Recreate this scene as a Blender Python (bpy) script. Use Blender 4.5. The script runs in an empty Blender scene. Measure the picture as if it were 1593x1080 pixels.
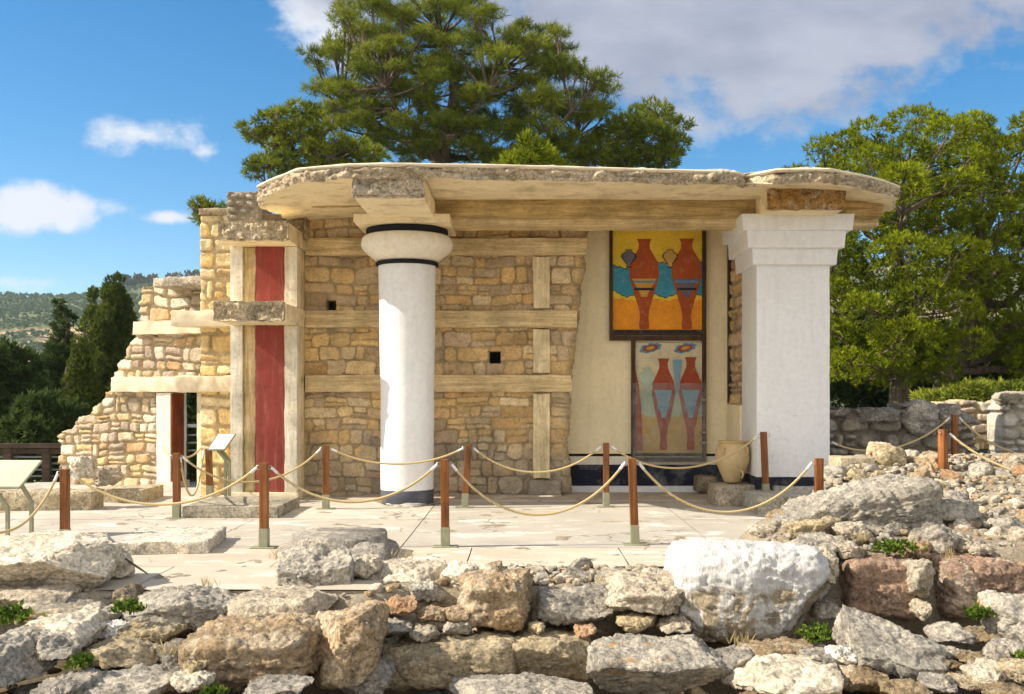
import bpy, math, random
import numpy as np
from mathutils import Vector
random.seed(7); rng = np.random.default_rng(7)
S = bpy.context.scene; COL = S.collection
R = math.radians
# ------------------------------------------------------------------ camera, sky, sun
F = 1600.0; VX = 815.0; HY = 612.0; EYE = 1.64
cam = bpy.data.objects.new("camera", bpy.data.cameras.new("camera")); COL.objects.link(cam)
cam.location = (0, 0, EYE); cam.rotation_euler = (R(90), 0, 0)
cam.data.sensor_width = 36; cam.data.lens = 36 * F / 1593
cam.data.shift_x = -(VX - 796.5) / 1593; cam.data.shift_y = (HY - 540) / 1593
cam.data.clip_start = 0.1; cam.data.clip_end = 6000
S.camera = cam
S.view_settings.view_transform = 'Standard'; S.view_settings.look = 'None'
S.view_settings.gamma = 1; S.view_settings.exposure = 0.80
SUN_AZ = -96.0; SUN_EL = 38.0          # azimuth clockwise from +Y
sl = bpy.data.lights.new("sun", 'SUN'); sl.energy = 4.7; sl.angle = R(0.5); sl.color = (1, .90, .75)
so = bpy.data.objects.new("sun", sl); COL.objects.link(so)
sd = Vector((math.sin(R(SUN_AZ)) * math.cos(R(SUN_EL)), math.cos(R(SUN_AZ)) * math.cos(R(SUN_EL)), math.sin(R(SUN_EL))))
so.rotation_euler = sd.to_track_quat('Z', 'Y').to_euler(); so.location = (-20, 5, 20)

def sky():
    W = bpy.data.worlds.new("World"); S.world = W; W.use_nodes = True
    nt = W.node_tree; nt.nodes.clear(); N = nt.nodes.new; L = nt.links.new
    def m(op, a, b=None, c=None):
        n = N('ShaderNodeMath'); n.operation = op
        for i, v in enumerate((a, b, c)):
            if v is None: continue
            if isinstance(v, (int, float)): n.inputs[i].default_value = v
            else: L(v, n.inputs[i])
        return n.outputs[0]
    out = N('ShaderNodeOutputWorld'); bg = N('ShaderNodeBackground'); L(bg.outputs[0], out.inputs[0])
    st = N('ShaderNodeTexSky'); st.sky_type = 'NISHITA'; st.sun_disc = False
    st.sun_elevation = R(SUN_EL); st.sun_rotation = R(SUN_AZ % 360); st.air_density = 1.0; st.dust_density = 0.2; st.ozone_density = 1.6; st.air_density = .8
    hs = N('ShaderNodeHueSaturation'); hs.inputs['Hue'].default_value = 0.493; hs.inputs['Saturation'].default_value = 1.42; hs.inputs['Value'].default_value = 1.0
    L(st.outputs[0], hs.inputs['Color'])
    tc = N('ShaderNodeTexCoord'); sp = N('ShaderNodeSeparateXYZ'); L(tc.outputs['Generated'], sp.inputs[0])
    y = m('MAXIMUM', sp.outputs[1], 0.05); u = m('DIVIDE', sp.outputs[0], y); v = m('DIVIDE', sp.outputs[2], y)
    cb = N('ShaderNodeCombineXYZ'); L(u, cb.inputs[0]); L(v, cb.inputs[1])
    def noise(scale, det, rough, vec, sx=1, sy=1, off=0):
        mp = N('ShaderNodeMapping'); mp.inputs['Scale'].default_value = (sx, sy, 1); mp.inputs['Location'].default_value = (off, off, 0); L(vec, mp.inputs[0])
        n = N('ShaderNodeTexNoise'); n.inputs['Scale'].default_value = scale; n.inputs['Detail'].default_value = det; n.inputs['Roughness'].default_value = rough
        L(mp.outputs[0], n.inputs['Vector']); return n
    n1 = noise(5.0, 9, .56, cb.outputs[0], 1, 1.7)
    n2 = noise(16, 7, .6, cb.outputs[0], 1, 1.3, 3.3)
    blobs = [(1120, -60, 620, 330, 1.7), (1500, -100, 560, 260, 1.5), (690, -80, 330, 190, 1.3), (525, -10, 130, 140, 1.3),
             (225, 213, 150, 50, .85), (320, 235, 60, 32, .5), (30, 334, 118, 58, 1), (105, 338, 60, 45, .8), (262, 338, 55, 15, .6),
             (50, 440, 150, 32, .65), (190, 325, 50, 22, .35), (250, 415, 60, 18, .35), (1500, 95, 120, 30, .4)]
    acc = None; bigm = None
    for i, (cx, cy, rx, ry, a) in enumerate(blobs):
        du = m('DIVIDE', m('SUBTRACT', u, (cx - VX) / F), rx / F); dv = m('DIVIDE', m('SUBTRACT', v, (HY - cy) / F), ry / F)
        r2 = m('ADD', m('MULTIPLY', du, du), m('MULTIPLY', dv, dv))
        b = m('MULTIPLY', m('MAXIMUM', m('SUBTRACT', 1.0, m('SQRT', r2)), -1.0), a * 1.25)
        acc = b if acc is None else m('MAXIMUM', acc, b)
        if i == 2: bigm = acc
    nn = m('ADD', m('MULTIPLY', m('SUBTRACT', n1.outputs['Fac'], .5), 2.3), m('MULTIPLY', m('SUBTRACT', n2.outputs['Fac'], .5), 1.7))
    dens = m('ADD', m('SUBTRACT', acc, .28), m('MULTIPLY', nn, 1.0))
    ss = N('ShaderNodeMapRange'); ss.interpolation_type = 'SMOOTHSTEP'; ss.inputs['From Min'].default_value = -.02; ss.inputs['From Max'].default_value = .62
    L(dens, ss.inputs['Value'])
    front = N('ShaderNodeMapRange'); front.inputs['From Min'].default_value = .05; front.inputs['From Max'].default_value = .2; L(sp.outputs[1], front.inputs['Value'])
    mask = m('MULTIPLY', m('MULTIPLY', ss.outputs[0], front.outputs[0]), .95)
    # cloud colour: white tops, grey-blue thick bodies
    body = N('ShaderNodeMapRange'); body.interpolation_type = 'SMOOTHSTEP'; body.inputs['From Min'].default_value = .1; body.inputs['From Max'].default_value = .6
    L(m('ADD', bigm, m('MULTIPLY', nn, .35)), body.inputs['Value'])
    cr = N('ShaderNodeMix'); cr.data_type = 'RGBA'
    cr.inputs['A'].default_value = (.52, .535, .57, 1); cr.inputs['B'].default_value = (.225, .245, .31, 1)
    n3 = noise(7, 6, .55, cb.outputs[0], 1, 2.0, 8.1)
    n3r = N('ShaderNodeMapRange'); n3r.inputs['From Min'].default_value = .35; n3r.inputs['From Max'].default_value = .7; n3r.inputs['To Min'].default_value = .7; n3r.inputs['To Max'].default_value = 1.1; L(n3.outputs['Fac'], n3r.inputs['Value'])
    L(m('MULTIPLY', body.outputs[0], n3r.outputs[0]), cr.inputs['Factor'])
    sc = N('ShaderNodeVectorMath'); sc.operation = 'SCALE'; sc.inputs['Scale'].default_value = SKY; L(hs.outputs[0], sc.inputs[0])
    mx = N('ShaderNodeMix'); mx.data_type = 'RGBA'; L(mask, mx.inputs['Factor']); L(sc.outputs[0], mx.inputs['A']); L(cr.outputs['Result'], mx.inputs['B'])
    # unseen bright cloud added behind the viewer to lift and neutralise the fill light
    nb = noise(2.2, 6, .55, tc.outputs['Generated'], 1, 1, 2.0)
    bk = N('ShaderNodeMapRange'); bk.interpolation_type = 'SMOOTHSTEP'; bk.inputs['From Min'].default_value = .15; bk.inputs['From Max'].default_value = -.25; L(sp.outputs[1], bk.inputs['Value'])
    nbr = N('ShaderNodeMapRange'); nbr.interpolation_type = 'SMOOTHSTEP'; nbr.inputs['From Min'].default_value = .30; nbr.inputs['From Max'].default_value = .5; L(nb.outputs['Fac'], nbr.inputs['Value'])
    mb_ = N('ShaderNodeMix'); mb_.data_type = 'RGBA'; L(m('MULTIPLY', bk.outputs[0], nbr.outputs[0]), mb_.inputs['Factor']); L(mx.outputs['Result'], mb_.inputs['A']); mb_.inputs['B'].default_value = (.69, .66, .63, 1); mx = mb_
    L(mx.outputs['Result'], bg.inputs['Color']); bg.inputs['Strength'].default_value = 1.0
SKY = 0.098
sky()
# ------------------------------------------------------------------ helpers
def X(px, d): return (px - VX) * d / F
def Z(py, d): return EYE + (HY - py) * d / F
def P(px, py, d): return Vector((X(px, d), d, Z(py, d)))
def _h(ix, iy, iz, seed):
    h = (ix * 374761393 + iy * 668265263 + iz * 1440670441 + seed * 974711) & 0xffffffff
    h = ((h ^ (h >> 13)) * 1274126177) & 0xffffffff
    return ((h ^ (h >> 16)) & 0xffff) / 65535.0
def vn(p, seed=0):
    p = np.asarray(p, float); i = np.floor(p).astype(np.int64); f = p - i; f = f * f * (3 - 2 * f)
    r = 0
    for a in (0, 1):
        for b in (0, 1):
            for c in (0, 1):
                w = (f[:, 0] if a else 1 - f[:, 0]) * (f[:, 1] if b else 1 - f[:, 1]) * (f[:, 2] if c else 1 - f[:, 2])
                r = r + w * _h(i[:, 0] + a, i[:, 1] + b, i[:, 2] + c, seed)
    return r * 2 - 1
def fbm(p, seed=0, o=4, g=.5):
    a = 1; r = 0; p = np.asarray(p, float)
    for k in range(o): r = r + a * vn(p * 2 ** k + k * 17.3, seed + k); a *= g
    return r
def n2(u, v, s, seed=0, o=3): return fbm(np.stack([u * s, v * s, np.zeros_like(u)], -1).reshape(-1, 3), seed, o).reshape(u.shape)
def mesh_np(name, V, Fc, mats, parent=None, smooth=True, col=None, midx=None, link=True):
    V = np.asarray(V, np.float32); Fc = np.asarray(Fc, np.int32)
    me = bpy.data.meshes.new(name); k = Fc.shape[1]; n = len(Fc)
    me.vertices.add(len(V)); me.vertices.foreach_set('co', V.ravel())
    me.loops.add(n * k); me.loops.foreach_set('vertex_index', Fc.ravel())
    me.polygons.add(n); me.polygons.foreach_set('loop_start', np.arange(0, n * k, k, dtype=np.int32))
    me.polygons.foreach_set('use_smooth', np.full(n, bool(smooth)))
    if midx is not None: me.polygons.foreach_set('material_index', np.asarray(midx, np.int32))
    if col is not None:
        a = me.color_attributes.new('Col', 'FLOAT_COLOR', 'POINT')
        c = np.ones((len(V), 4), np.float32); c[:, :3] = col; a.data.foreach_set('color', c.ravel())
    me.update(calc_edges=True)
    for m_ in (mats if isinstance(mats, (list, tuple)) else [mats]): me.materials.append(m_)
    o = bpy.data.objects.new(name, me)
    if link: COL.objects.link(o)
    if parent: o.parent = parent
    return o
class MB:
    def __init__(s): s.V = []; s.F = []; s.n = 0
    def add(s, V, Fc):
        V = np.asarray(V, float); s.V.append(V); s.F += [tuple(i + s.n for i in f) for f in Fc]; s.n += len(V); return s
    def box(s, x0, x1, y0, y1, z0, z1):
        V = [(x, y, z) for x in (x0, x1) for y in (y0, y1) for z in (z0, z1)]
        return s.add(V, [(0, 1, 3, 2), (4, 6, 7, 5), (0, 4, 5, 1), (2, 3, 7, 6), (0, 2, 6, 4), (1, 5, 7, 3)])
    def tube(s, pts, rad, n=8, caps=True):
        pts = [Vector(p) for p in pts]; V = []; Fc = []; m_ = len(pts)
        rad = rad if isinstance(rad, (list, tuple)) else [rad] * m_
        t0 = (pts[1] - pts[0]).normalized(); nv = t0.orthogonal().normalized()
        for i, p in enumerate(pts):
            t = (pts[min(i + 1, m_ - 1)] - pts[max(i - 1, 0)]).normalized()
            nv = (nv - t * nv.dot(t)).normalized(); b = t.cross(nv)
            for j in range(n):
                a = 2 * math.pi * j / n; V.append(p + (nv * math.cos(a) + b * math.sin(a)) * rad[i])
        for i in range(m_ - 1):
            for j in range(n): Fc.append((i * n + j, i * n + (j + 1) % n, (i + 1) * n + (j + 1) % n, (i + 1) * n + j))
        if caps: Fc.append(tuple(range(n))[::-1]); Fc.append(tuple((m_ - 1) * n + j for j in range(n)))
        return s.add([tuple(v) for v in V], Fc)
    def lathe(s, prof, cx, cy, n=64, wob=0):
        V = []; Fc = []
        for r, z in prof:
            for j in range(n):
                a = 2 * math.pi * j / n; V.append((cx + r * math.cos(a), cy + r * math.sin(a), z))
        for i in range(len(prof) - 1):
            for j in range(n): Fc.append((i * n + j, i * n + (j + 1) % n, (i + 1) * n + (j + 1) % n, (i + 1) * n + j))
        Fc.append(tuple(range(n))[::-1]); Fc.append(tuple((len(prof) - 1) * n + j for j in range(n)))
        return s.add(V, Fc)
    def prism(s, poly, y0, y1):      # polygon in (x,z), extruded along y
        n = len(poly); V = [(x, y0, z) for x, z in poly] + [(x, y1, z) for x, z in poly]
        return s.add(V, [tuple(range(n)), tuple(range(2 * n - 1, n - 1, -1))] + [(i, i + n, (i + 1) % n + n, (i + 1) % n) for i in range(n)])
    def build(s, name, mats, parent=None, smooth=False, bevel=0, midx=None, ang=35):
        me = bpy.data.meshes.new(name); me.from_pydata(np.concatenate(s.V).tolist(), [], s.F); me.update()
        for m_ in (mats if isinstance(mats, (list, tuple)) else [mats]): me.materials.append(m_)
        o = bpy.data.objects.new(name, me); COL.objects.link(o)
        if smooth: me.polygons.foreach_set('use_smooth', [True] * len(me.polygons)); me.set_sharp_from_angle(angle=R(ang))
        if midx is not None: me.polygons.foreach_set('material_index', midx)
        if bevel:
            b = o.modifiers.new('b', 'BEVEL'); b.width = bevel; b.segments = 2; b.limit_method = 'ANGLE'
        if parent: o.parent = parent
        return o
def tag(o, label=None, cat=None, group=None, kind=None):
    if label: o['label'] = label
    if cat: o['category'] = cat
    if group: o['group'] = group
    if kind: o['kind'] = kind
    return o
def empty(name, loc, label, cat, group=None):
    o = bpy.data.objects.new(name, None); COL.objects.link(o); o.location = loc; o.empty_display_size = .2
    return tag(o, label, cat, group)
from mathutils import Matrix
def part(o, root):          # mesh built in world coordinates, root an un-rotated Empty
    o.parent = root; o.matrix_parent_inverse = Matrix.Translation(-Vector(root.location)); return o
def sub(o, par): o.parent = par; return o
# ------------------------------------------------------------------ materials
class NT:
    def __init__(s, name):
        s.m = bpy.data.materials.new(name); s.m.use_nodes = True; s.t = s.m.node_tree; s.t.nodes.clear()
        s.out = s.n('ShaderNodeOutputMaterial'); s.b = s.n('ShaderNodeBsdfPrincipled'); s.l(s.b.outputs[0], s.out.inputs[0])
        s.b.inputs['Roughness'].default_value = .85; s.b.inputs['Specular IOR Level'].default_value = .25
        s.pos = s.n('ShaderNodeNewGeometry').outputs['Position']
    def n(s, t): return s.t.nodes.new(t)
    def l(s, a, b): s.t.links.new(a, b)
    def noise(s, scale, det=4, rough=.55, vec=None, sc=None, dist=0):
        v = vec or s.pos
        if sc:
            mp = s.n('ShaderNodeMapping'); mp.inputs['Scale'].default_value = sc; s.l(v, mp.inputs[0]); v = mp.outputs[0]
        n = s.n('ShaderNodeTexNoise'); n.inputs['Scale'].default_value = scale; n.inputs['Detail'].default_value = det; n.inputs['Roughness'].default_value = rough
        n.inputs['Distortion'].default_value = dist
        s.l(v, n.inputs['Vector']); return n.outputs['Fac']
    def ramp(s, v, a, b, lo=0., hi=1.):
        r = s.n('ShaderNodeMapRange'); r.inputs['From Min'].default_value = a; r.inputs['From Max'].default_value = b
        r.inputs['To Min'].default_value = lo; r.inputs['To Max'].default_value = hi; s.l(v, r.inputs['Value']); return r.outputs[0]
    def math(s, op, a, b=0.):
        n = s.n('ShaderNodeMath'); n.operation = op
        for i, v in enumerate((a, b)):
            if isinstance(v, (int, float)): n.inputs[i].default_value = v
            else: s.l(v, n.inputs[i])
        return n.outputs[0]
    def mix(s, f, a, b, mode='MIX'):
        n = s.n('ShaderNodeMix'); n.data_type = 'RGBA'; n.blend_type = mode
        for k, v in (('Factor', f), ('A', a), ('B', b)):
            if isinstance(v, (int, float)): n.inputs[k].default_value = v
            elif isinstance(v, tuple): n.inputs[k].default_value = v if len(v) == 4 else v + (1,)
            else: s.l(v, n.inputs[k])
        return n.outputs['Result']
    def scale(s, c, f):
        n = s.n('ShaderNodeVectorMath'); n.operation = 'SCALE'
        if isinstance(c, tuple): n.inputs[0].default_value = c[:3]
        else: s.l(c, n.inputs[0])
        if isinstance(f, (int, float)): n.inputs['Scale'].default_value = f
        else: s.l(f, n.inputs['Scale'])
        return n.outputs[0]
    def fin(s, col, bump=None, strength=.5, dist=.01, rough=None):
        if isinstance(col, tuple): s.b.inputs['Base Color'].default_value = col if len(col) == 4 else col + (1,)
        else: s.l(col, s.b.inputs['Base Color'])
        if bump is not None:
            b = s.n('ShaderNodeBump'); b.inputs['Strength'].default_value = strength; b.inputs['Distance'].default_value = dist
            s.l(bump, b.inputs['Height']); s.l(b.outputs[0], s.b.inputs['Normal'])
        if rough is not None: s.b.inputs['Roughness'].default_value = rough
        return s.m
def stone_mat(name, white=.35, lichen=.0, grey=.35, source='object'):
    t = NT(name)
    if source == 'object': base = t.n('ShaderNodeObjectInfo').outputs['Color']
    else:
        a = t.n('ShaderNodeVertexColor'); a.layer_name = 'Col'; base = a.outputs['Color']
    c = t.scale(base, t.ramp(t.noise(2.2, 6, .65), .3, .7, .72, 1.22))
    if grey: c = t.mix(t.math('MULTIPLY', t.ramp(t.noise(1.6, 7, .7, dist=.6), .5, .62), grey), c, (.23, .205, .165))
    if white: c = t.mix(t.math('MULTIPLY', t.ramp(t.noise(3.1, 8, .72, sc=(1, 1, .8), dist=.4), .5, .6), white), c, (.80, .70, .54))
    c = t.scale(c, t.ramp(t.noise(34, 5, .7), .28, .62, .38 if source == 'object' else .68, 1.2 if source == 'object' else 1.1))
    c = t.scale(c, t.ramp(t.noise(11, 6, .78), .36, .50, .50 if source == 'object' else .80, 1.05))
    if lichen:
        lm = t.math('MULTIPLY', t.ramp(t.noise(5.5, 8, .75), .58, .63), t.ramp(t.noise(1.1, 3), .5, .56))
        c = t.mix(t.math('MULTIPLY', lm, lichen), c, (.50, .24, .035))
    vo = t.n('ShaderNodeTexVoronoi'); vo.inputs['Scale'].default_value = 26; t.l(t.pos, vo.inputs['Vector'])
    pit = t.math('MULTIPLY', t.ramp(vo.outputs['Distance'], .12, .34, 1, 0), t.ramp(t.noise(3.7, 5, .7), .5, .6))
    c = t.mix(t.math('MULTIPLY', pit, .10 if white > .9 else .32), c, (.12, .095, .065))
    if source == 'object':
        wl = t.noise(2.1, 7, .6, dist=1.2); cr_ = t.math('MULTIPLY', t.ramp(t.math('ABSOLUTE', t.math('SUBTRACT', wl, .5)), .0, .012, 1, 0), t.ramp(t.noise(1.3, 2), .48, .56))
        c = t.mix(t.math('MULTIPLY', cr_, .7), c, (.09, .07, .05))
    bmp = t.math('ADD', t.math('MULTIPLY', t.noise(9, 9, .72), 1.0), t.math('MULTIPLY', t.noise(48, 6, .75), .45))
    bmp = t.math('SUBTRACT', bmp, t.math('MULTIPLY', pit, .1 if white > .9 else .4))
    return t.fin(c, bmp, .5 if white > .9 else .9, .04, .93)
M = {}
M['stone'] = stone_mat('weathered_stone', .45, .15, .45)
M['stone_lichen'] = stone_mat('lichen_stone', .5, .95, .5)
M['stone_plain'] = stone_mat('plain_stone', .15, .0, .2)
M['stone_white'] = stone_mat('white_crust_stone', .95, .0, .12)
M['masonry'] = stone_mat('masonry', .12, .0, .12, 'col')
M['masonry_rough'] = stone_mat('rubble_masonry', .25, .0, .3, 'col')
def dripmat():
    t = NT('white_drip_crust'); base = t.n('ShaderNodeObjectInfo').outputs['Color']
    sp = t.n('ShaderNodeSeparateXYZ'); t.l(t.pos, sp.inputs[0])
    rock_ = t.scale((.50, .41, .28), t.ramp(t.noise(7, 8, .7), .3, .65, .35, 1.3))
    wht = t.scale((.88, .86, .82), t.ramp(t.noise(6, 8, .7, sc=(4, 4, .5)), .3, .55, .70, 1.0))
    edge = t.math('ADD', sp.outputs[2], t.math('MULTIPLY', t.math('SUBTRACT', t.noise(4.5, 8, .7, dist=.5), .5), .55))
    lowp = t.math('MULTIPLY', t.ramp(t.noise(3.3, 6, .7, dist=1.), .51, .55), .8)
    c = t.mix(t.math('MAXIMUM', t.ramp(edge, -.01, .06), lowp), rock_, wht)
    b = t.math('ADD', t.noise(9, 9, .7, sc=(3.2, 3.2, .6)), t.math('MULTIPLY', t.noise(30, 6, .7), .4))
    return t.fin(c, b, 1.0, .06, .85)
M['drip'] = dripmat()
def plaster(name, col, var=.12, stain=None, sf=.0, bump=.25, streak=False):
    t = NT(name)
    c = t.scale(col, t.ramp(t.noise(1.3, 6, .6), .3, .7, 1 - var, 1 + var))
    c = t.scale(c, t.ramp(t.noise(14, 5, .7), .3, .65, .93, 1.05))
    if stain:
        v = t.noise(3.0, 8, .65, sc=(3.5, 3.5, .35) if streak else (1, 1, 1), dist=.3)
        c = t.mix(t.math('MULTIPLY', t.ramp(v, .5, .66), sf), c, stain)
    w = t.noise(1.7, 8, .6, dist=1.5); ck = t.math('MULTIPLY', t.ramp(t.math('ABSOLUTE', t.math('SUBTRACT', w, .5)), 0, .004, 1, 0), t.ramp(t.noise(.9, 3), .54, .60))
    c = t.mix(t.math('MULTIPLY', ck, .45), c, tuple(q * .35 for q in col))
    c = t.mix(t.math('MULTIPLY', t.ramp(t.noise(9, 8, .8), .62, .70), .28), c, tuple(q * .6 for q in col))
    bmp = t.math('ADD', t.noise(6, 6, .6), t.math('MULTIPLY', t.noise(70, 4, .6), .25)); bmp = t.math('SUBTRACT', bmp, t.math('MULTIPLY', ck, .3))
    return t.fin(c, bmp, bump, .02, .8)
M['white'] = plaster('white_plaster', (.82, .82, .82), .03, (.5, .48, .44), .16, .22, True)
M['white_old'] = plaster('aged_white_plaster', (.84, .78, .66), .06, (.62, .50, .32), .4, .3, True)
M['cream'] = plaster('cream_plaster', (.95, .82, .54), .05, (.72, .57, .33), .25, .15, True)
M['ceiling'] = plaster('ceiling_plaster', (.88, .75, .50), .10, (.36, .27, .15), .55, .3)
M['cream_white'] = plaster('pale_beam_plaster', (.80, .69, .50), .1, (.42, .33, .2), .5, .35)
M['red'] = plaster('red_paint', (.26, .05, .036), .2, (.42, .17, .13), .5, .35, True)
M['navy'] = plaster('navy_band', (.018, .022, .04), .25, (.30, .29, .28), .45, .4)
M['black'] = plaster('black_paint', (.012, .012, .014), .3, None, 0, .2)
M['greyband'] = plaster('grey_band', (.075, .08, .10), .2, (.2, .2, .2), .4, .3)
M['pot'] = plaster('clay_pot', (.58, .44, .23), .1, (.42, .29, .14), .5, .3)
M['slabtop'] = plaster('slab_top', (.50, .46, .40), .15, (.25, .23, .2), .5, .6)
def wood(name, c1, c2, axis='X', bump=.5, sc=None):
    t = NT(name); s = {'X': (.7, 12, 12), 'Z': (12, 12, .7)}[axis]
    g = t.noise(1.6, 8, .68, sc=s, dist=.8)
    c = t.mix(t.ramp(g, .32, .66), c1, c2)
    c = t.scale(c, t.ramp(t.noise(2.3, 5, .6), .3, .7, .70, 1.25))
    c = t.scale(c, t.ramp(t.noise(22, 6, .75), .3, .5, .72, 1.04))
    return t.fin(c, t.math('ADD', g, t.math('MULTIPLY', t.noise(40, 4), .25)), bump, .015, .85)
M['beam_x'] = wood('timber_like_beam', (.42, .29, .12), (.80, .64, .37), 'X')
M['lintel'] = wood('stained_lintel', (.26, .17, .06), (.66, .49, .22), 'X', .7)
M['beam_z'] = wood('timber_like_upright', (.55, .42, .22), (.86, .72, .46), 'Z')
M['pilaster'] = wood('striped_old_plaster', (.62, .53, .36), (.86, .82, .70), 'Z', .5)
M['pilaster_dark'] = wood('dark_striped_plaster', (.36, .25, .08), (.70, .56, .31), 'Z', .5)  # darker brown version of the striped plaster
M['post'] = wood('varnished_wood', (.10, .032, .010), (.34, .13, .035), 'Z', .3)
M['post'].node_tree.nodes['Principled BSDF'].inputs['Roughness'].default_value = .45
M['darkwood'] = wood('dark_rail_wood', (.045, .03, .022), (.10, .07, .05), 'X', .3)
M['brownwood'] = wood('brown_door', (.15, .03, .010), (.33, .08, .028), 'Z', .3)
M['frame'] = wood('fresco_frame', (.035, .018, .010), (.12, .07, .035), 'Z', .2)
def plain(name, c, rough=.6, metal=0, var=.1):
    t = NT(name); t.b.inputs['Metallic'].default_value = metal
    return t.fin(t.scale(c, t.ramp(t.noise(20, 4), .3, .7, 1 - var, 1 + var)), t.noise(60, 3), .1, .003, rough)
M['olive_metal'] = plain('olive_metal', (.30, .30, .20), .5)
M['steel'] = plain('steel', (.45, .45, .45), .4, .6)
M['whitepanel'] = plain('sign_panel', (.75, .74, .70), .35)
M['yellowpanel'] = plain('sign_backing', (.62, .60, .42), .45)
M['hole'] = plain('dark_hole', (.012, .01, .008), 1)
def rope_mat():
    t = NT('rope'); w = t.n('ShaderNodeTexWave'); w.inputs['Scale'].default_value = 22; w.bands_direction = 'DIAGONAL'; t.l(t.pos, w.inputs['Vector'])
    c = t.mix(w.outputs['Fac'], (.40, .28, .11), (.72, .58, .32))
    return t.fin(c, w.outputs['Fac'], .5, .006, .9)
M['rope'] = rope_mat()
def paving():
    t = NT('paving')
    a = t.n('ShaderNodeVertexColor'); a.layer_name = 'Col'
    c = t.scale(a.outputs['Color'], t.ramp(t.noise(.8, 6, .65), .3, .7, .84, 1.12))
    c = t.mix(t.math('MULTIPLY', t.ramp(t.noise(2.2, 8, .7, sc=(.5, 1.2, 1), dist=.8), .56, .60), .55), c, (.80, .76, .68))
    c = t.mix(t.math('MULTIPLY', t.ramp(t.noise(1.1, 7, .7), .55, .7), .55), c, (.36, .31, .25))
    vo = t.n('ShaderNodeTexVoronoi'); vo.feature = 'DISTANCE_TO_EDGE'; vo.inputs['Scale'].default_value = .55
    wp = t.n('ShaderNodeVectorMath'); wp.operation = 'ADD'; ns = t.n('ShaderNodeTexNoise'); ns.inputs['Scale'].default_value = 1.7; ns.inputs['Detail'].default_value = 8; t.l(t.pos, ns.inputs['Vector'])
    t.l(t.pos, wp.inputs[0]); t.l(t.scale(ns.outputs['Color'], 1.1), wp.inputs[1]); t.l(wp.outputs[0], vo.inputs['Vector'])
    ck = t.math('MULTIPLY', t.ramp(vo.outputs['Distance'], .003, .010, 1, 0), t.ramp(t.noise(.5, 3), .44, .56))
    c = t.mix(t.math('MULTIPLY', ck, .75), c, (.12, .10, .08))
    c = t.scale(c, t.ramp(t.noise(60, 4, .7), .25, .5, .75, 1.03))
    bmp = t.math('SUBTRACT', t.noise(5, 8, .65), t.math('MULTIPLY', ck, .8))
    return t.fin(c, bmp, .45, .02, .85)
M['paving'] = paving()
def earth(name, c1, c2, s=3):
    t = NT(name); c = t.mix(t.ramp(t.noise(s, 7, .7), .35, .65), c1, c2)
    c = t.scale(c, t.ramp(t.noise(s * 14, 5, .7), .3, .6, .6, 1.1))
    return t.fin(c, t.noise(s * 6, 8, .7), .8, .04, .95)
M['mortar'] = earth('mortar_bed', (.34, .28, .20), (.48, .42, .33))
M['mortar_dark'] = earth('trench_earth', (.13, .10, .06), (.27, .21, .135))
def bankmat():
    t = NT('mortar_darker_low'); sp = t.n('ShaderNodeSeparateXYZ'); t.l(t.pos, sp.inputs[0]); n_ = t.noise(3, 8, .7)
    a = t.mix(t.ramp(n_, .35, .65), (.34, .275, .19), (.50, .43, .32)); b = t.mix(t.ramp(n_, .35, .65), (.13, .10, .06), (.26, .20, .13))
    c = t.mix(t.ramp(t.math('ADD', sp.outputs[2], t.math('MULTIPLY', n_, .35)), -.28, -.12, 1, 0), a, b)  # blends to a darker brown towards the bottom
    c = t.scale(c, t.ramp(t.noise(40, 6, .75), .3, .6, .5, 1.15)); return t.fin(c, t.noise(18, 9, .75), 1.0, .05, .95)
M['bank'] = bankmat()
def hillmat():
    t = NT('hillside'); c = t.mix(t.ramp(t.noise(.012, 6, .6), .4, .6), (.085, .115, .042), (.15, .17, .075))
    c = t.mix(t.ramp(t.noise(.006, 3, .5, sc=(1, 1, 3)), .58, .63), c, (.34, .27, .15))
    sp = t.n('ShaderNodeSeparateXYZ'); t.l(t.pos, sp.inputs[0])
    # ploughed field band half way up the slope
    f = t.math('MULTIPLY', t.math('MULTIPLY', t.ramp(sp.outputs[1], 560, 572), t.ramp(sp.outputs[1], 640, 655, 1, 0)), t.ramp(t.noise(.02, 4), .42, .5))
    c = t.mix(f, c, (.42, .31, .17))
    c = t.scale(c, t.ramp(t.noise(.25, 4, .7), .3, .7, .7, 1.2))
    return t.fin(c, None, rough=1)
M['hill'] = hillmat()
def leaf(name, a, b, trans=.28):
    t = NT(name); v = t.n('ShaderNodeVertexColor'); v.layer_name = 'Col'
    sp = t.n('ShaderNodeSeparateColor'); t.l(v.outputs['Color'], sp.inputs[0])
    c = t.mix(sp.outputs[0], a, b)
    d = t.n('ShaderNodeBsdfDiffuse'); tr = t.n('ShaderNodeBsdfTranslucent'); t.l(c, d.inputs[0]); t.l(c, tr.inputs[0])
    ms = t.n('ShaderNodeMixShader'); ms.inputs[0].default_value = trans; t.l(d.outputs[0], ms.inputs[1]); t.l(tr.outputs[0], ms.inputs[2])
    t.l(ms.outputs[0], t.out.inputs[0]); return t.m
M['pine'] = leaf('pine_needles', (.045, .085, .018), (.36, .39, .05))
M['pine_bright'] = leaf('bright_pine_needles', (.022, .052, .010), (.37, .42, .022))
M['cypress'] = leaf('cypress_foliage', (.045, .08, .018), (.19, .22, .04))
M['darkfir'] = leaf('dark_foliage', (.03, .055, .018), (.12, .16, .045))
M['olive'] = leaf('olive_foliage', (.075, .13, .055), (.16, .23, .10), .2)
M['weed'] = leaf('weed_leaves', (.05, .10, .015), (.22, .30, .05))
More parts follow.
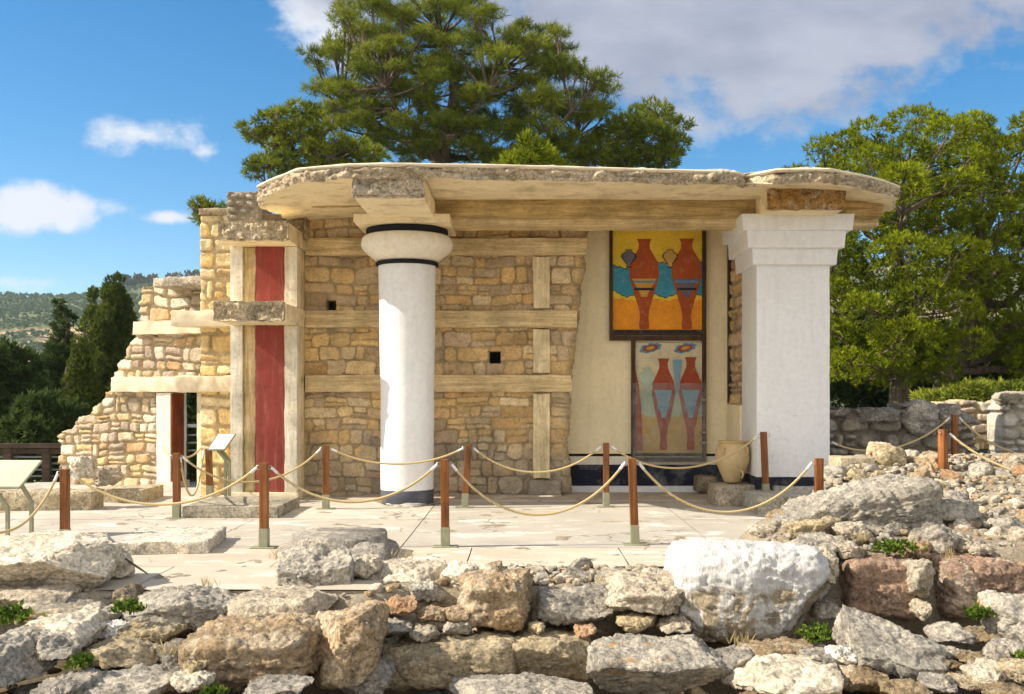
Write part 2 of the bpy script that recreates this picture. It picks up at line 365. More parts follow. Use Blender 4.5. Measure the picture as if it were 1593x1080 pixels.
t_ = NT('bark'); M['bark'] = t_.fin(t_.mix(t_.ramp(t_.noise(6, 6, .7, sc=(1, 1, .3)), .35, .65), (.07, .05, .038), (.22, .17, .13)), t_.noise(12, 6, .7, sc=(1, 1, .3)), .9, .05, .95)
def glassmat():
    t = NT('acrylic_sheet'); b = t.b; b.inputs['Base Color'].default_value = (.85, .87, .88, 1); b.inputs['Roughness'].default_value = .12
    tr = t.n('ShaderNodeBsdfTransparent'); tr.inputs[0].default_value = (.93, .94, .93, 1)
    ms = t.n('ShaderNodeMixShader'); t.l(t.ramp(t.noise(5, 8, .7, dist=1), .35, .7, .03, .12), ms.inputs[0]); t.l(tr.outputs[0], ms.inputs[1]); t.l(b.outputs[0], ms.inputs[2]); t.l(ms.outputs[0], t.out.inputs[0]); return t.m
M['glass'] = glassmat()
# ------------------------------------------------------------------ rocks
_cube = {}
def cubegrid(n):
    if n in _cube: return _cube[n]
    g = np.tan(np.linspace(-1, 1, n + 1) * math.pi / 4); V = []; Fq = []; off = 0
    A, B = np.meshgrid(g, g, indexing='ij')
    for ax in range(3):
        for sg in (-1, 1):
            p = np.zeros((n + 1, n + 1, 3)); p[..., ax] = sg; p[..., (ax + 1) % 3] = A; p[..., (ax + 2) % 3] = B
            V.append(p.reshape(-1, 3)); i = np.arange(n)[:, None] * (n + 1) + np.arange(n)[None]; i = i.ravel() + off
            q = np.stack([i, i + n + 1, i + n + 2, i + 1], -1)
            if sg < 0: q = q[:, ::-1]
            Fq.append(q); off += (n + 1) ** 2
    V = np.concatenate(V); Fq = np.concatenate(Fq)
    key = np.round(V * 1e5).astype(np.int64); _, idx, inv = np.unique(key, axis=0, return_index=True, return_inverse=True)
    _cube[n] = (V[idx], inv.ravel()[Fq]); return _cube[n]
def rock_verts(w, d, h, seed, k=4., facets=7, rough=.05, n=22, waist=0, tl=0, tr=0, ridge=.05):
    if n > 16: n = int(n * 1.45); facets += 5
    r = np.random.default_rng(seed); V, Fq = cubegrid(n)
    u = V / np.linalg.norm(V, axis=1, keepdims=True)
    p = u / (np.sum(np.abs(u) ** k, 1, keepdims=True) ** (1 / k))
    for _ in range(max(facets, 0)):
        m_ = r.normal(size=3); m_ /= np.linalg.norm(m_); mx = np.max(p @ m_); t = mx * r.uniform(.62, .90)
        s = np.maximum(p @ m_ - t, 0); p = p - s[:, None] * m_ * .985
    lo, hi = p.min(0), p.max(0); p = (p - (lo + hi) / 2) / ((hi - lo) / 2)
    sz = np.array([w, d, h]) / 2; q = p * sz; a = min(w, h, d)
    off = r.uniform(0, 50, 3); nr = p / sz; nr /= np.linalg.norm(nr, axis=1, keepdims=True)
    f = fbm(q * (1.6 / a) + off, seed, 3) * a * .05
    f2 = fbm(q * 6 + off, seed + 4, 2, .5) * rough * .16 + fbm(q * 17 + off, seed + 5, 5, .68) * rough * .30
    rd = (1 - np.abs(vn(q * (2.6 / a) + off, seed + 9))) ** 7 * a * ridge
    f2 = f2 + .5 * rough * .3 * np.sin(q[:, 2] * 55 + 5 * vn(q * 4 + off, seed + 3)) * (vn(q * 3 + off, seed + 8) > .1)
    q = q + nr * (f + f2 - rd)[:, None]
    if tl: q[:, 2] -= tl * h * np.clip((1 - p[:, 0]) / 2, 0, 1) ** 1.3 * np.clip((p[:, 2] + 1) / 2, 0, 1)
    if tr: q[:, 2] -= tr * h * np.clip((1 + p[:, 0]) / 2, 0, 1) ** 1.3 * np.clip((p[:, 2] + 1) / 2, 0, 1)
    if waist: q[:, :2] *= (1 - waist * np.exp(-((p[:, 2:3] - .15) / .28) ** 2))
    return q, Fq
def rock(name, w, d, h, seed, mat, **kw):
    V, Fq = rock_verts(w, d, h, seed, **kw); return mesh_np(name, V, Fq, mat)
CS = dict(W=(.76, .66, .50), G=(.43, .39, .33), T=(.60, .43, .25), P=(.52, .34, .235), B=(.40, .29, .165), L=(.58, .53, .44), Y=(.60, .48, .28), E=(.56, .45, .28), O=(.52, .31, .17), N=(.64, .54, .40), WW=(.86, .82, .75), C=(.66, .58, .42))
CS = {k: tuple(q * (.9 if k == 'WW' else .80) for q in v) for k, v in CS.items()}
def boulder(name, box, d, dep, c, label, mat='stone', cat=None, seed=None, rz=0, group=None, ry=0, **kw):
    x0, y0, x1, y1 = box; dm = d + dep / 2
    w = (x1 - x0) * dm / F * 1.03; zb = Z(y1, d); zt = Z(y0, d + dep * .62); h = max(zt - zb, .04)
    seed = seed or int(x0 * 7 + y0 * 3 + 1000) % 9999
    o = rock(name, w, dep, h, seed, M[mat], **kw)
    o.location = (X((x0 + x1) / 2, dm), dm, (zb + zt) / 2); o.rotation_euler = (0, R(ry), R(rz))
    v = 1 + .12 * math.sin(seed * 1.7); o.color = tuple(q * v for q in CS[c]) + (1,)
    return tag(o, label, cat or name, group)
# ------------------------------------------------------------------ masonry height fields
def pack(u0, u1, v0, v1, rh, rw, r):
    out = []; v = v0
    while v < v1:
        h = r.uniform(*rh); u = u0 - r.uniform(0, rw[1])
        while u < u1:
            w = r.uniform(*rw)
            if r.random() < .16 and h > .14: out += [(u, u + w, v, v + h * .42), (u, u + w, v + h * .42, v + h)]
            elif r.random() < .14 and w > .26: out += [(u, u + w * .36, v, v + h), (u + w * .36, u + w, v + h * .5, v + h), (u + w * .36, u + w, v, v + h * .5)]
            else: out.append((u, u + w, v, v + h))
            u += w
        v += h
    return out
def masonry(name, u0, u1, v0, v1, to_world, step, seed, pal, mortar, mat, inside=None, rh=(.12, .26), rw=(.18, .5), amp=.05, thick=.3,
            round_=.30, holes=(), edgeband=0, warp=.03, parent=None, gap=.010, rag=0., zone=None, sharp=.028):
    r = np.random.default_rng(seed); nu = int((u1 - u0) / step) + 1; nv = int((v1 - v0) / step) + 1
    U, Vv = np.meshgrid(np.linspace(u0, u1, nu), np.linspace(v0, v1, nv), indexing='ij')
    Uw = U + n2(U, Vv, 2.2, seed, 2) * warp + n2(U, Vv, 14, seed + 3, 3) * .010; Vw = Vv + n2(U, Vv, 1.8, seed + 7, 2) * warp + n2(U, Vv, 14, seed + 11, 3) * .009
    H = n2(U, Vv, 18, seed + 2, 4) * .010; C = np.empty(U.shape + (3,)); C[:] = mortar; C *= (1 + .18 * n2(U, Vv, 8, seed + 4, 3))[..., None]
    pal = np.array(pal)
    for (a, b, c, d) in pack(u0 - .1, u1 + .1, v0 - .05, v1 + .05, rh, rw, r):
        col = pal[r.integers(len(pal))] * r.uniform(.82, 1.14); g = gap * r.uniform(.6, 2.2); a += g; b -= g; c += g; d -= g
        if b - a < .03 or d - c < .03: continue
        i0 = max(int((a - .1 - u0) / step), 0); i1 = min(int((b + .1 - u0) / step) + 2, nu); j0 = max(int((c - .1 - v0) / step), 0); j1 = min(int((d + .1 - v0) / step) + 2, nv)
        if i0 >= i1 or j0 >= j1: continue
        uu = Uw[i0:i1, j0:j1]; vv = Vw[i0:i1, j0:j1]; rr = round_ * min(b - a, d - c) * r.uniform(.6, 1.3)
        sk = r.uniform(-.12, .12); cu = (a + b) / 2; cv = (c + d) / 2
        qx = np.abs(uu - cu + sk * (vv - cv)) - (b - a) / 2 + rr; qy = np.abs(vv - cv + r.uniform(-.07, .07) * (uu - cu)) - (d - c) / 2 + rr
        sd_ = np.hypot(np.maximum(qx, 0), np.maximum(qy, 0)) + np.minimum(np.maximum(qx, qy), 0) - rr
        e = np.clip(-sd_ / sharp, 0, 1); e = e * e * (3 - 2 * e); am = amp * r.uniform(.45, 1.15)
        tilt = (uu - cu) * r.uniform(-.06, .06) + (vv - cv) * r.uniform(-.08, .08)
        hh = e * (am + tilt + .012 * n2(uu, vv, 7, seed + int(cu * 10) % 97, 3))
        sel = (e > .02) & (hh + .0 > H[i0:i1, j0:j1] - .004); sub = H[i0:i1, j0:j1]; sub[sel] = np.maximum(sub, hh)[sel]
        w = np.clip(e * 1.6, 0, 1)[..., None]; cc = C[i0:i1, j0:j1]; cc[sel] = (cc * (1 - w) + col * w)[sel]
    if zone is not None: C = zone(U, Vv, C)
    msk = np.ones(U.shape, bool)
    if inside is not None:
        ed = inside(U, Vv) + n2(U, Vv, 6, seed + 21, 4) * (.03 + rag)
        msk = ed > 0
        if edgeband:
            t = np.clip(1 - ed / edgeband, 0, 1); H = H * (1 - t) + t * (n2(U, Vv, 13, seed + 31, 4) * .035 - .01); C = C * (1 - t[..., None]) + np.array(mortar) * .8 * t[..., None]
    for (a, b, c, d) in holes:
        m_ = (U > a) & (U < b) & (Vv > c) & (Vv < d); H[m_] = -.28; C[m_] = (.02, .015, .01)
    return heightfield(name, U, Vv, H, C, msk, to_world, thick, mat, parent)
def heightfield(name, U, Vv, H, C, msk, to_world, thick, mat, parent=None):
    nu, nv = U.shape; idx = np.arange(nu * nv).reshape(nu, nv)
    q = np.stack([idx[:-1, :-1], idx[1:, :-1], idx[1:, 1:], idx[:-1, 1:]], -1).reshape(-1, 4)
    ok = msk.ravel()[q].all(1); q = q[ok]
    E = np.concatenate([q[:, [0, 1]], q[:, [1, 2]], q[:, [2, 3]], q[:, [3, 0]]]); ks = np.sort(E, 1); key = ks[:, 0] * (nu * nv) + ks[:, 1]
    un, fi, ct = np.unique(key, return_index=True, return_counts=True); bd = E[fi[ct == 1]]
    u = U.ravel(); v = Vv.ravel(); h = H.ravel(); Wd = to_world(u, v, h); Bk = to_world(u, v, np.full_like(h, -thick))
    Fq = np.concatenate([q, np.stack([bd[:, 1], bd[:, 0], bd[:, 0] + nu * nv, bd[:, 1] + nu * nv], -1)])
    allV = np.concatenate([Wd, Bk]); cc = np.concatenate([C.reshape(-1, 3)] * 2)
    used, inv = np.unique(Fq, return_inverse=True)
    return mesh_np(name, allV[used], inv.reshape(Fq.shape), mat, parent, True, cc[used])
def facing(yw):     # wall facing -Y; u = X, v = Z, h towards -Y
    return lambda u, v, h: np.stack([u, yw - h, v], -1)
def polydist(poly):             # signed distance, positive inside
    pl = np.array(poly, float)
    def f(U, V):
        p = np.stack([U, V], -1); d = np.full(U.shape, 1e9); ins = np.zeros(U.shape, bool)
        for i in range(len(pl)):
            a = pl[i]; b = pl[(i + 1) % len(pl)]; ab = b - a; t = np.clip(((p - a) @ ab) / (ab @ ab), 0, 1)
            d = np.minimum(d, np.linalg.norm(p - a - t[..., None] * ab, axis=-1))
            c = ((a[1] > V) != (b[1] > V)) & (U < (b[0] - a[0]) * (V - a[1]) / ((b[1] - a[1]) or 1e-9) + a[0]); ins ^= c
        return np.where(ins, d, -d)
    return f
def rough_box(name, x0, x1, y0, y1, z0, z1, mat, parent=None, amp=.008, step=.05, seed=1, color=None, fq=6, faces=None, slope=None):
    # a solid box with subdivided, slightly uneven faces
    nx, ny, nz = [max(2, int(round(s / step))) for s in (x1 - x0, y1 - y0, z1 - z0)]
    pts = {}; V = []; Fq = []
    def vi(i, j, k):
        if (i, j, k) not in pts: pts[(i, j, k)] = len(V); V.append((i / nx, j / ny, k / nz))
        return pts[(i, j, k)]
    for i in range(nx):
        for j in range(ny):
            Fq.append((vi(i, j, 0), vi(i, j + 1, 0), vi(i + 1, j + 1, 0), vi(i + 1, j, 0))); Fq.append((vi(i, j, nz), vi(i + 1, j, nz), vi(i + 1, j + 1, nz), vi(i, j + 1, nz)))
    for i in range(nx):
        for k in range(nz):
            Fq.append((vi(i, 0, k), vi(i + 1, 0, k), vi(i + 1, 0, k + 1), vi(i, 0, k + 1))); Fq.append((vi(i, ny, k), vi(i, ny, k + 1), vi(i + 1, ny, k + 1), vi(i + 1, ny, k)))
    for j in range(ny):
        for k in range(nz):
            Fq.append((vi(0, j, k), vi(0, j, k + 1), vi(0, j + 1, k + 1), vi(0, j + 1, k))); Fq.append((vi(nx, j, k), vi(nx, j + 1, k), vi(nx, j + 1, k + 1), vi(nx, j, k + 1)))
    V = np.array(V); q = np.array([x0, y0, z0]) + V * np.array([x1 - x0, y1 - y0, z1 - z0]); c = V * 2 - 1
    nr = np.sign(c) * (np.abs(c) > .999); nn = np.linalg.norm(nr, axis=1, keepdims=True); nr = nr / np.maximum(nn, 1)
    cnt = (np.abs(c) > .999).sum(1)
    dsp = fbm(q * fq + seed * 3.1, seed, 4, .6) * amp - (cnt > 1) * amp * .9
    if faces is not None: dsp = np.where(faces(c), dsp * 4.5 - amp * 2, dsp)
    q = q + nr * dsp[:, None]
    if slope: q = slope(q)
    o = mesh_np(name, q, Fq, mat, parent, True); o.data.set_sharp_from_angle(angle=R(50))
    if color: o.color = color + (1,)
    return o
# ================================================================== TERRAIN
def sstep(a, b, x): t = np.clip((x - a) / (b - a), 0, 1); return t * t * (3 - 2 * t)
def mound(x, y):     # rubble core heap on the right
    z = .22 + np.clip(y - 9.2, 0, 3.9) * .165; z = z - np.clip(y - 13.1, 0, 9) * .5
    left = 2.55 + np.clip(y - 10.3, 0, 9) * .52
    left = np.where(y < 10.3, 2.2, left)
    k = sstep(left - .35, left + .25, x)
    return np.maximum(z, 0.0) * k - .03 * (1 - k)
def bank(x, y):      # masonry core and trench in front of the paving
    fy = 8.5 + .45 * sstep(-1.4, -.7, x) + .25 * sstep(2.0, 2.6, x)
    g = -.93 + .40 * sstep(1.5, 2.2, x) + .42 * sstep(-2.6, -3.3, x)
    sl = 1.15 + 1.1 * sstep(-1.2, -.2, x)
    top = np.where(y > fy, mound(x, y), mound(x, fy) * 1.0)
    z = top - np.clip(fy - y, 0, 9) * sl
    return np.maximum(z, g)
def land(x, y):
    z = np.full_like(x, -.06)
    z = z - 9 * sstep(20, 60, y) * sstep(2, -14, x) - 2.5 * sstep(17.5, 21, y) * sstep(-6.5, -9, x) - 4 * sstep(60, 200, y)
    hill = np.clip((y - 380) / 520, 0, 1); crest = 104 + 14 * sstep(-420, -260, x) + 3 * np.sin(x * .02)
    z = z + hill * crest - np.clip(y - 905, 0, 3000) * .06
    return z
def grid_surface(name, xs, ys, fn, mat, amp, fq, seed, lab=None, thick=None):
    Xg, Yg = np.meshgrid(xs, ys, indexing='ij'); z = fn(Xg, Yg)
    z = z + fbm(np.stack([Xg * fq, Yg * fq, Xg * 0], -1).reshape(-1, 3), seed, 5, .55).reshape(Xg.shape) * amp(Xg, Yg)
    nx, ny = Xg.shape; idx = np.arange(nx * ny).reshape(nx, ny)
    q = np.stack([idx[:-1, :-1], idx[1:, :-1], idx[1:, 1:], idx[:-1, 1:]], -1).reshape(-1, 4)
    o = mesh_np(name, np.stack([Xg, Yg, z], -1).reshape(-1, 3), q, mat); o['kind'] = 'structure'; return o
t = np.linspace(-1, 1, 220); xs = np.sinh(t * 5.2) / np.sinh(5.2) * 2500
t = np.linspace(0, 1, 260); ys = -30 + np.sinh(t * 4.4) / np.sinh(4.4) * 3500
def land_cut(x, y): return land(x, y) - 1.6 * ((y < 14.2) & (y > -60) & (np.abs(x) < 30))
g = grid_surface('ground', xs, ys, land_cut, [M['mortar_dark'], M['hill']], lambda x, y: .02 + .012 * np.clip(y - 60, 0, 250), .03, 5)
mi = np.array([1 if p.center.y > 19 else 0 for p in g.data.polygons], np.int32); g.data.polygons.foreach_set('material_index', mi)
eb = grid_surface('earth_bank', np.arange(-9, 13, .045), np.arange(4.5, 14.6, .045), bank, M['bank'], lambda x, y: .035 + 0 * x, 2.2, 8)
# paving slabs
def paving_floor():
    V = []; Fq = []; Cc = []; r = random.Random(3)
    rows = [(8.58, 9.72, [-1.25, -9]), (9.72, 10.9, None), (10.9, 13.35, None), (13.35, 15.6, None), (15.6, 19.0, None)]
    xc = [[-14, -6.2, -3.3, -1.25], [-14, -5.1, -2.4, -.55, 1.0, 2.6], [-14, -6.6, -3.5, -1.31, 2.05, 3.9], [-14, -8, -3.9, -1.31, 2.05, 3.6, 5], [-9, -6.0, -3.3, .4, 3.4, 5]]
    for (y0, y1, _), xl in zip(rows, xc):
        for a, b in zip(xl[:-1], xl[1:]):
            nx = max(2, int((b - a) / .12)); ny = max(2, int((y1 - y0) / .12)); g_ = .006
            X_, Y_ = np.meshgrid(np.linspace(a + g_, b - g_, nx + 1), np.linspace(y0 + g_, y1 - g_, ny + 1), indexing='ij')
            z = fbm(np.stack([X_ * .8, Y_ * .8, X_ * 0], -1).reshape(-1, 3), 4, 3).reshape(X_.shape) * .006 + r.uniform(-.002, .002)
            # skirt
            edge = (X_ == X_[0, 0]) | (X_ == X_[-1, 0]) | (Y_ == Y_[0, 0]) | (Y_ == Y_[0, -1])
            base = sum(len(v) for v in V); idx = np.arange(X_.size).reshape(X_.shape) + base
            V.append(np.stack([X_, Y_, z], -1).reshape(-1, 3)); Fq.append(np.stack([idx[:-1, :-1], idx[1:, :-1], idx[1:, 1:], idx[:-1, 1:]], -1).reshape(-1, 4))
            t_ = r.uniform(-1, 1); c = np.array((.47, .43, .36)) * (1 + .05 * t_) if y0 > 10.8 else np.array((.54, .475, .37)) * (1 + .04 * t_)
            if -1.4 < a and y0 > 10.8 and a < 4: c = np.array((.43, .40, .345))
            Cc.append(np.tile(c, (X_.size, 1)))
            for ring in (idx[0, :], idx[-1, ::-1], idx[::-1, 0], idx[:, -1]):
                pass
    o = mesh_np('paving', np.concatenate(V), np.concatenate(Fq), M['paving'], None, True, np.concatenate(Cc)); o['kind'] = 'structure'
    b = MB().box(-14, 5.0, 9.9, 19.0, -.3, -.014).box(-14, -1.24, 8.60, 9.9, -.3, -.014).box(-1.24, 2.3, 9.735, 9.9, -.3, -.014)
    tag(b.build('paving_bed', M['mortar']), kind='structure')
paving_floor()
# raised terrace to the right behind the rubble
t_ = rough_box('terrace', 5.0, 13, 14.6, 24, -.3, .24, M['paving'], amp=.006, step=.25); t_['kind'] = 'structure'
a_ = t_.data.color_attributes.new('Col', 'FLOAT_COLOR', 'POINT'); a_.data.foreach_set('color', np.tile((.42, .38, .32, 1), len(t_.data.vertices)).astype(np.float32))

# ================================================================== PORTICO
PR = empty('portico', (0, 15, 0), 'roofed stone portico with a round white column, red panelled pier and square white pillar', 'ruined building')
YW = 16.36
OCH = [(.80, .55, .25), (.84, .61, .31), (.76, .49, .21), (.84, .65, .38), (.66, .47, .26), (.82, .56, .24), (.72, .54, .33), (.60, .44, .28)]
MO = (.50, .37, .19)
def dirtzone(U, V, C):      # old weathered courses near the ground are greyer stone
    k = (1 - sstep(.55, 1.05, V + n2(U, V, 2.5, 77, 3) * .3))[..., None] * .6
    g_ = C.mean(-1, keepdims=True) * np.array((.88, .80, .68)); return C * (1 - k) + g_ * .72 * k
wp = polydist([(-3.7, -.1), (.77, -.1), (.73, .9), (.75, 1.5), (.80, 2.2), (.90, 3.0), (1.0, 3.9), (1.04, 4.5), (-3.7, 4.5)])
hA = (X(508, YW), X(523, YW), Z(482, YW), Z(468, YW)); hB = (X(761, YW), X(778, YW), Z(565, YW), Z(547, YW))
bw = masonry('back_wall', -3.62, 1.12, -.05, 4.46, facing(YW), .0135, 11, OCH, MO, M['masonry'], wp, (.12, .29), (.17, .56), .031, .66, .31, [hA, hB], .13, zone=dirtzone, sharp=.013, gap=.004, warp=.035)
part(bw, PR)
def bar(name, x0, x1, z0, z1, y0, y1, mat, par, amp=.006, seed=1, step=.05, **kw):
    return sub(rough_box(name, x0, x1, y0, y1, z0, z1, mat, None, amp, step, seed, **kw), par)
bw_beams = [(370, 397, 1.00), (483, 510, .84), (583, 610, .76)]
for i, (ya, yb, xe) in enumerate(bw_beams):
    bar('beam', -3.46, xe, Z(yb, YW - .1), Z(ya, YW - .1), YW - .115, YW + .1, M['beam_x'], bw, .009, i + 3)
for i, (ya, yb) in enumerate([(745, 612), (581, 512), (481, 399)]):
    bar('upright', X(829, YW), X(855.5, YW), Z(ya, YW - .1) + .004, Z(yb, YW - .1) - .004, YW - .10, YW + .1, M['beam_z'], bw, .009, i + 8)
SILL = bar('sill_stone', X(822, YW), X(872, YW), 0, Z(746, YW), YW - .16, YW + .2, M['masonry_rough'], bw, .02, 5, .04)
c_ = SILL; a_ = c_.data.color_attributes.new('Col', 'FLOAT_COLOR', 'POINT'); a_.data.foreach_set('color', np.tile((.36, .31, .25, 1), len(c_.data.vertices)).astype(np.float32))
# left continuation of the wall beside the pier
Y2 = 16.55
OC2 = [(.90, .68, .32), (.92, .74, .40), (.88, .62, .27), (.92, .76, .46), (.88, .66, .31)]
lw = masonry('side_wall', X(313, Y2), -4.40, -.05, Z(336, Y2), facing(Y2), .0145, 23, OC2, (.58, .45, .26), M['masonry'], None, (.17, .36), (.28, .66), .055, .5, .28, warp=.02)
part(lw, PR)
bar('top_course', X(312, Y2) - .02, -4.3, Z(336, Y2), Z(325, Y2), Y2 - .07, Y2 + .5, M['stone_plain'], lw, .02, 4, .05, color=(.52, .42, .26))
rb = masonry('rubble_top', X(357, 15.9), X(404, 15.9), Z(347, 15.8), Z(299, 15.8), facing(15.8), .013, 29, [(.46, .42, .34), (.40, .36, .29), (.54, .49, .40)], (.34, .28, .19), M['masonry_rough'], None, (.07, .13), (.08, .18), .09, .9, .5, rag=.03); part(rb, PR)
rb = masonry('rubble_inner', X(395, 16.1), -3.40, Z(372, 16.1), 4.44, facing(16.1), .014, 31, [(.50, .37, .2), (.56, .45, .27), (.42, .31, .18)], (.33, .25, .14), M['masonry_rough'], None, (.08, .16), (.1, .24), .09, .5, .5, rag=.03); part(rb, PR)
# pier with red panels
pl, pr_, pf = X(358, 15.7), X(462, 15.7), 15.7
zc = [0.0, Z(499.4, 14.8), Z(470, 14.8), Z(373, 15.04), Z(345, 15.04)]
pier = part(rough_box('pier', pl + .02, pr_ - .012, pf + .07, YW + .15, 0, zc[3], M['pilaster_dark'], None, .004, .08, 2), PR)
bar('plinth', pl - .0, pr_ + .02, 0, Z(767, 15.6), pf - .03, YW - .02, M['cream_white'], pier, .008, 3)
for (z0, z1) in ((Z(767, 15.7) + .004, zc[1] - .003), (zc[2] + .003, zc[3] - .003)):
    bar('white_strip', pl, X(377, pf), z0, z1, pf, pf + .3, M['pilaster'], pier, .005, 5)
    bar('striped_strip', X(379, pf), X(397, pf), z0, z1, pf + .035, pf + .3, M['pilaster_dark'], pier, .012, 6, .03)
    bar('red_panel', X(397, pf) + .003, X(441.5, pf), z0, z1, pf + .02, pf + .3, M['red'], pier, .004, 7)
    bar('white_strip', X(442, pf), pr_, z0, z1, pf, YW - .38, M['pilaster'], pier, .006, 8)
    bar('side_strip', pr_ - .2, pr_ - .004, z0, z1, YW - .37, YW - .12, M['beam_z'], pier, .007, 9)
def slabpart(name, x0, x1, z0, z1, y0, y1, seed):
    s_ = rough_box(name, x0, x1, y0 + .10, y1, z0, z1, M['ceiling'], None, .005, .05, seed)
    sub(s_, pier)
    f_ = rough_box('broken_edge', x0 - .02, x1 + .004, y0, y0 + .11, z0 - .005, z1 + .015, M['stone'], None, .014, .022, seed + 1, (.66, .53, .34), 9, faces=lambda c: (c[:, 1] < -.9))
    sub(f_, s_)
slabpart('cap_slab', X(340, 15.04), X(447.8, 15.04), zc[3], zc[4], 15.04, YW + .1, 21)
slabpart('middle_slab', X(333, 14.8), X(440.8, 14.8), zc[1], zc[2], 14.8, YW + .1, 27)
# round column
CX, CY = X(633.5, 15.3), 15.3
pc = [(.387, .02), (.392, 1.0), (.404, 2.2), (.418, 3.2), (.425, Z(411, 15.0))]
pc = [(np.interp(z, [p[1] for p in pc], [p[0] for p in pc]), z) for z in np.linspace(.02, pc[-1][1], 60)]
V_ = MB().lathe(pc, CX, CY, 96); vv = np.array(V_.V[0]); dv = vv[:, :2] - [CX, CY]; ln = np.linalg.norm(dv, axis=1, keepdims=True)
vv[:, :2] += dv / ln * (fbm(vv * 1.7, 3, 4)[:, None] * .006); V_.V[0] = vv
col = part(V_.build('column', M['white'], smooth=True), PR)
zr = Z(411, 15.0)
sub(MB().lathe([(.389, .018), (.394, .10), (.3935, .215), (.388, .22)], CX, CY, 96).build('base_band', M['greyband'], smooth=True, ang=60), col)
sub(MB().lathe([(.42, zr + .0), (.455, zr + .005), (.466, zr + .02), (.466, zr + .045), (.452, zr + .058), (.43, zr + .06)], CX, CY, 96).build('neck_ring', M['black'], smooth=True, ang=60), col)
az0_ = Z(344, 14.5); ez0 = zr + .06; ez1 = Z(357, 14.75)
eh = az0_ - .10 - ez0; ech = [(.435, ez0)] + [(.455 + .225 * math.sin(t * math.pi / 2) ** 1.1, ez0 + .01 + eh * .64 * t) for t in np.linspace(.04, 1, 16)] + [(.59 + .09 * math.cos(a), ez0 + .01 + eh * .64 + (eh * .34) * math.sin(a)) for a in np.linspace(.15, 1.5, 10)]
sub(MB().lathe(ech, CX, CY, 96).build('capital', M['white_old'], smooth=True, ang=60), col)
az0, az1 = Z(344, 14.5), Z(331, 14.5)
sub(MB().lathe([(.55, az0 - .112), (.585, az0 - .108), (.605, az0 - .085), (.61, az0 - .03), (.60, az0 - .002), (.55, az0 + .005)], CX, CY, 96).build('top_ring', M['black'], smooth=True, ang=60), col)
bar('abacus', CX - .685, CX + .685, az0, az1, CY - .72, CY + .6, M['ceiling'], col, .003, 9)
cb = rock('footing_stone', 1.06, 1.0, .05, 77, M['stone_plain'], k=6, rough=.02); cb.location = (CX, CY, .0); cb.color = (.55, .5, .42, 1); part(cb, PR)
# square pillar
pq = part(rough_box('square_pillar', X(1177, 14.85), X(1291, 14.85), 14.85, 15.86, .0, Z(411.5, 14.8), M['white'], None, .004, .1, 4), PR)
bar('base_band', X(1177, 14.85) - .004, X(1291, 14.85) + .004, .0, Z(742, 14.85), 14.845, 15.868, M['navy'], pq, .003, 4)
for nm, xa, xb, ya, yb, d_ in (('capital_slab', 1170, 1304, 385.8, 411.5, 14.76), ('capital_slab', 1162, 1316.7, 358.2, 385, 14.67), ('capital_slab', 1154.4, 1330, 332.7, 357.6, 14.60)):
    bar(nm, X(xa, d_), X(xb, d_), Z(yb, d_), Z(ya, d_) + .002, d_, 15.86 + (14.86 - d_), M['white'], pq, .003, 6, .08, slope=lambda q: np.column_stack([q[:, 0].mean() + (q[:, 0] - q[:, 0].mean()) * (.972 + .028 * (q[:, 2] - q[:, 2].min()) / np.ptp(q[:, 2])), q[:, 1] + .02 * (1 - (q[:, 2] - q[:, 2].min()) / np.ptp(q[:, 2])), q[:, 2]]))
# lintel beam + moulding
lb = part(rough_box('lintel', X(677, 14.84) - .6, X(1375, 14.84), 14.84, 15.5, Z(337, 14.84), Z(305, 14.84) - .0, M['lintel'], None, .012, .06, 14), PR)
bar('moulding', X(690, 15.0), X(1368, 15.0), Z(352, 15.02), Z(340, 15.02) + .03, 15.02, 15.45, M['beam_x'], lb, .006, 15)
# front end blocks of the cross beams
def endblock(x0, x1, y0, y1, d, seed, colr, matf):
    b_ = part(rough_box('beam_end', X(x0, d), X(x1, d), d + .1, 14.95, Z(y1, d), Z(y0, d) + .05, M['ceiling'], None, .004, .06, seed), PR)
    sub(rough_box('broken_face', X(x0, d) - .003, X(x1, d) + .003, d, d + .11, Z(y1, d) - .003, Z(y0, d) + .03, M[matf], None, .011, .022, seed + 1, colr, 9, faces=lambda c: (c[:, 1] < -.9)), b_)
endblock(548, 658.5, 280, 306, 13.02, 41, (.60, .50, .36), 'stone'); endblock(1196, 1316, 293, 325, 14.05, 43, (.52, .30, .10), 'stone_lichen')
